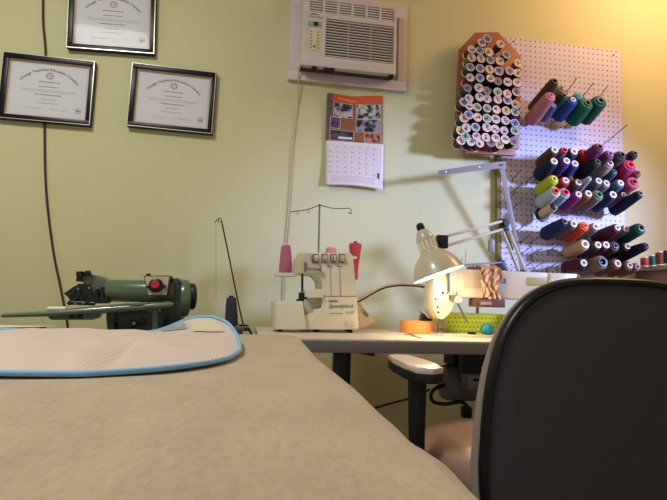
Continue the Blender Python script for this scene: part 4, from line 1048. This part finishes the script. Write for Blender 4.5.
lb.box((a_.x, BY-.02, LT), (b2.x, BY+.07, a_.z), .006).box((a_.x-.05, BY-.05, LT), (b2.x+.05, BY+.11, LT+.025), .005); lb.build('pedestal', M_dgreen, bs)
ls = MB()
for x, y in ((134,323.5),(142,322),(128,327)): ls.lathe([(.012,0),(.011,.006),(.004,.008),(0,.008)], G(x,y,-.02), (0,-1,0), 16)
ls.build('pedestal_knob', M_black, bs)
MB().lathe([(.006,0),(.005,.004),(0,.005)], G(134,323.5,-.029), (0,-1,0), 12).build('bright_cap', M_steel, bs)
hr = MB(); hr.prism([G(152,309,-.03),G(158,309,-.03),G(158,335,-.03),G(152,335,-.03)], (0,.02,0), .003); hr.build('drive_bracket', M_green, bs)

# thread stand with dark cone
TY2 = 1.62
zb2 = P(230,326,TY2).z
ts = thing('thread_stand', 'green based thread stand with a thin leaning wire guide right of the green machine', 'thread stand', (P(232,326,TY2).x, TY2, LT))
MB().box((P(206,326,TY2).x, TY2-.02, zb2-.014), (P(250,326,TY2).x, TY2+.08, zb2), .003).box((P(215,326,TY2).x, TY2, LT), (P(243,326,TY2).x, TY2+.06, zb2-.012), .003).build('stand_base', M_green, ts)
MB().tube(catmull([P(243.5,326,TY2+.02),P(236,292,TY2+.02),P(228,252,TY2+.02),P(221.5,221,TY2+.02)],6), .0024, 6).build('guide_rod', M_black, ts)
MB().tube(catmull([P(221.5,221,TY2+.02),P(220.5,218,TY2+.02),P(218.5,218.6,TY2+.02),P(218.3,221.5,TY2+.02),P(220.5,222.5,TY2+.02)],4), .0014, 6).tube(catmull([P(219,219.5,TY2+.02),P(216.5,220,TY2+.02),P(215,223,TY2+.02)],4), .0012, 6).build('guide_loop', M_black, ts)
MB().lathe([(.016,0),(.016,.006)], P(243.5,326.5,TY2+.02), seg=14).build('rod_socket', M_black, ts)
tag(MB().tube([P(216,221,TY2+.02),P(216,300,TY2+.02)], .0005, 4).build('thread_strand', mat('thread_grey',(130,126,100),.7)), 'fine grey thread hanging from the leaning wire guide', 'thread')
stand_cone('thread_cone', (231.5,325.5), (231.3,296.5), TY2+.02, 6.4*.0032, 4.8*.0032, (62,64,80), 'charcoal grey thread cone on the green thread stand', core=(50,50,60), group='thread cone by the green machine')
cord('small_black_cable', [P(245,329,TY2-.025),P(248,328.5,TY2-.03),P(250,331,TY2-.03),P(251,336,TY2-.03),V((P(251,336,TY2-.03).x,TY2-.03,LT+.004))], .004, M_black, 'short black cable lying right of the green thread stand')

# ------------------------------------------------------------------ office chair
cy = .85; cx = P(623, 300, .85).x; cz = .575; LOWH = .55
def s_n(s, e): return math.copysign(abs(s)**(2/e), s)
def outline(w, h, n=72, e=3.2, tp=0):
    out = []
    for k in range(n):
        a = 2*PI*k/n; c, s = cos(a), sin(a)
        out.append((w*(1+tp*(1-max(0, s_n(s, e)))**1.2)*math.copysign(abs(c)**(2/e), c), h*(1 if s >= 0 else LOWH)*math.copysign(abs(s)**(2/e), s)))
    return out
yaw = math.radians(0); lean = math.radians(-2)
CM = Matrix.Translation((cx, cy, cz)) @ Matrix.Rotation(yaw, 4, 'Z') @ Matrix.Rotation(lean, 4, 'X')
oc2 = thing('office_chair', 'office chair with dark back panel and brown leather seat, seen from behind', 'chair', (cx+.02, cy+.3, 0))
HW, HH = .264, P(610, 277, .85).z - .575
def curve_y(x, z): return .018*(x/HW)**2   # wraps towards the sitter
def loft(rings, close_first=True, close_last=True, fade=0):
    fy = lambda y, pz_: y*(1-fade*min(1, max(0, (pz_+.05)/HH))**1.3)
    mb = MB(CM); vs = []
    for w, h, y in rings: vs.append([mb._v((px_, fy(y, pz_)+curve_y(px_, pz_), pz_)) for px_, pz_ in outline(w, h, tp=.075)])
    for a, b in zip(vs, vs[1:]):
        for k in range(len(a)): mb.face([a[k], a[(k+1)%len(a)], b[(k+1)%len(a)], b[k]])
    def cap(ring, y, w, h):
        prev = ring
        for s in (.85, .65, .4, .18):
            cur = [mb._v((px_, fy(y, pz_)+curve_y(px_, pz_), pz_)) for px_, pz_ in outline(w*s, h*s, tp=.075)]
            for k in range(len(cur)): mb.face([prev[k], prev[(k+1)%len(cur)], cur[(k+1)%len(cur)], cur[k]])
            prev = cur
        mb.face(prev)
    if close_first: cap(vs[0], rings[0][2], rings[0][0], rings[0][1])
    if close_last: cap(vs[-1], rings[-1][2], rings[-1][0], rings[-1][1])
    return mb
loft([(HW-.015, HH-.020, -.008), (HW-.010, HH-.015, -.006), (HW-.009, HH-.014, .008)]).build('back_panel', mat('chair_back_plastic',(68,59,61),.6,bump=.15,bscale=200), oc2, angle=60)
loft([(HW-.0085, HH-.0135, -.005), (HW-.010,HH-.015,-.009), (HW-.008, HH-.011, -.013), (HW-.004, HH-.006, -.013), (HW-.001, HH-.001, -.007), (HW, HH, .002), (HW-.003, HH-.004, .008)], False, False).build('black_rim', mat('chair_rim',(12,12,16),.35), oc2, angle=60)
loft([(HW-.006, HH-.006, .006), (HW+.003, HH+.001, .011), (HW+.004, HH+.001, .026), (HW-.004, HH-.005, .044), (HW-.025, HH-.025, .056), (HW-.07, HH-.07, .06)], fade=.72).build('back_cushion', mat('chair_cushion',(158,142,132),.6,bump=.1,bscale=150), oc2, angle=60)
# seat
SMx = Matrix.Translation((cx-.01, 1.18, .478)) @ Matrix.Rotation(yaw, 4, 'Z')
LOWH = 1; mb = MB(SMx); vs = []
prof = [(.20,-.05),(.235,-.03),(.25,0),(.245,.025),(.225,.045),(.18,.060),(.12,.068),(.05,.071)]
for r_, z_ in prof: vs.append([mb._v((a*1.0, b_*.79, z_)) for a, b_ in outline(r_, r_/.76, 48, 2.8)])
for a, b_ in zip(vs, vs[1:]):
    for k in range(48): mb.face([a[k], a[(k+1)%48], b_[(k+1)%48], b_[k]])
mb.face(vs[0][::-1]); mb.face(vs[-1]); mb.build('seat', mat('chair_leather',(148,122,114),.3,bump=.1,bscale=120), oc2, angle=60)
MB(SMx).box((-.18,-.2,-.075),(.18,.18,-.05),.01).build('seat_pan', M_black, oc2)
for s in (-1, 1):
    xa = -.288*s*-1
    AM = SMx
    mb = MB(AM); xo = (P(427,366,1.1).x-cx)*-s
    pr = [(xo-.034,-.10),(xo-.038,-.04),(xo-.036,.06),(xo-.028,.135),(xo+.0,.15),(xo+.03,.135),(xo+.036,.06),(xo+.038,-.04),(xo+.030,-.10),(xo,-.118)]
    pad = MB(AM).prism([(x, y-.03, .230) for x, y in pr], (0,0,.014), .005).build('arm_pad', mat('arm_pad_grey',(228,208,200),.25), oc2)
    MB(AM).prism([(x*1.0, y-.03, .210) for x, y in pr], (0,0,.022), .004).build('arm_pad_base', M_blackp, oc2)
    MB(AM).prism([(xo-.012,-.085,.215),(xo-.012,-.005,.215),(xo-.011,-.02,.08),(xo-.006,-.02,-.08),(xo-.006,-.06,-.08),(xo-.011,-.07,.08)], (.022,0,0), .005).build('arm_post', M_blackp, oc2)
    MB(AM).prism([(xo+.012,-.06,-.075),(xo+.012,-.01,-.075),(.1*s,-.01,-.075),(.1*s,-.06,-.075)], (0,0,.02), .004).build('arm_bracket', M_blackp, oc2)
MB(CM).prism([(-.04,.012,-.14),(.04,.012,-.14),(.04,.03,-.20),(-.04,.03,-.20)], (0,.03,0), .004).build('back_bracket', M_black, oc2)
MB(SMx).box((-.04,-.34,-.085),(.04,.02,-.07),.004).build('back_bar', M_black, oc2)
MB(SMx).cyl((0,0,-.36),(0,0,-.075),.026).cyl((0,0,-.40),(0,0,-.30),.034).build('gas_column', M_black, oc2)
for k in range(5):
    a = 2*PI*k/5+.3; e = V((cos(a), sin(a), 0)); t_ = V((-sin(a), cos(a), 0))
    lg_ = MB(SMx).prism([t_*.025+V((0,0,-.375)), -t_*.025+V((0,0,-.375)), e*.28-t_*.015+V((0,0,-.395)), e*.28+t_*.015+V((0,0,-.395))], (0,0,.025), .004).build('base_leg', M_black, oc2)
    MB(SMx).cyl(e*.265+t_*.02+V((0,0,-.427)), e*.265-t_*.02+V((0,0,-.427)), .027).build('caster', M_blackp, lg_)

# ------------------------------------------------------------------ lights
def light(name, kind, loc, col, e, size=.1, target=None, **kw):
    d = bpy.data.lights.new(name, kind); o = bpy.data.objects.new(name, d); C.objects.link(o); o.location = loc
    d.color = col; d.energy = e
    if kind == 'AREA': d.size = size
    else: d.shadow_soft_size = size
    for k, v in kw.items(): setattr(d, k, v)
    if target is not None: o.rotation_euler = (V(target)-V(loc)).to_track_quat('-Z', 'Y').to_euler()
    return o
light('warm_bulb', 'POINT', (1.95, 1.5, 2.5), (1, .59, .30), 22, .2)
light('window_daylight', 'SPOT', (3.3, .15, 1.75), (.44, .55, 1.0), 520, .2, (1.10, 2.1, 1.14), spot_size=math.radians(25), spot_blend=.25)
light('ceiling_light', 'AREA', (-1.0, .5, 2.6), (.98, 1.0, .94), 24, .5, (-1.0, .7, 0))
light('desk_lamp_bulb', 'POINT', ap + q*(LL*1.04), (1, .80, .52), 1.2, .03)
w = bpy.data.worlds.new('world'); bpy.context.scene.world = w; w.use_nodes = True
bgn = w.node_tree.nodes['Background']; bgn.inputs[0].default_value = (.95, .97, 1, 1); bgn.inputs[1].default_value = .25
vs_ = bpy.context.scene.view_settings
vs_.view_transform = 'Standard'; vs_.look = 'None'; vs_.gamma = 1; vs_.exposure = .42; vs_.use_curve_mapping = False
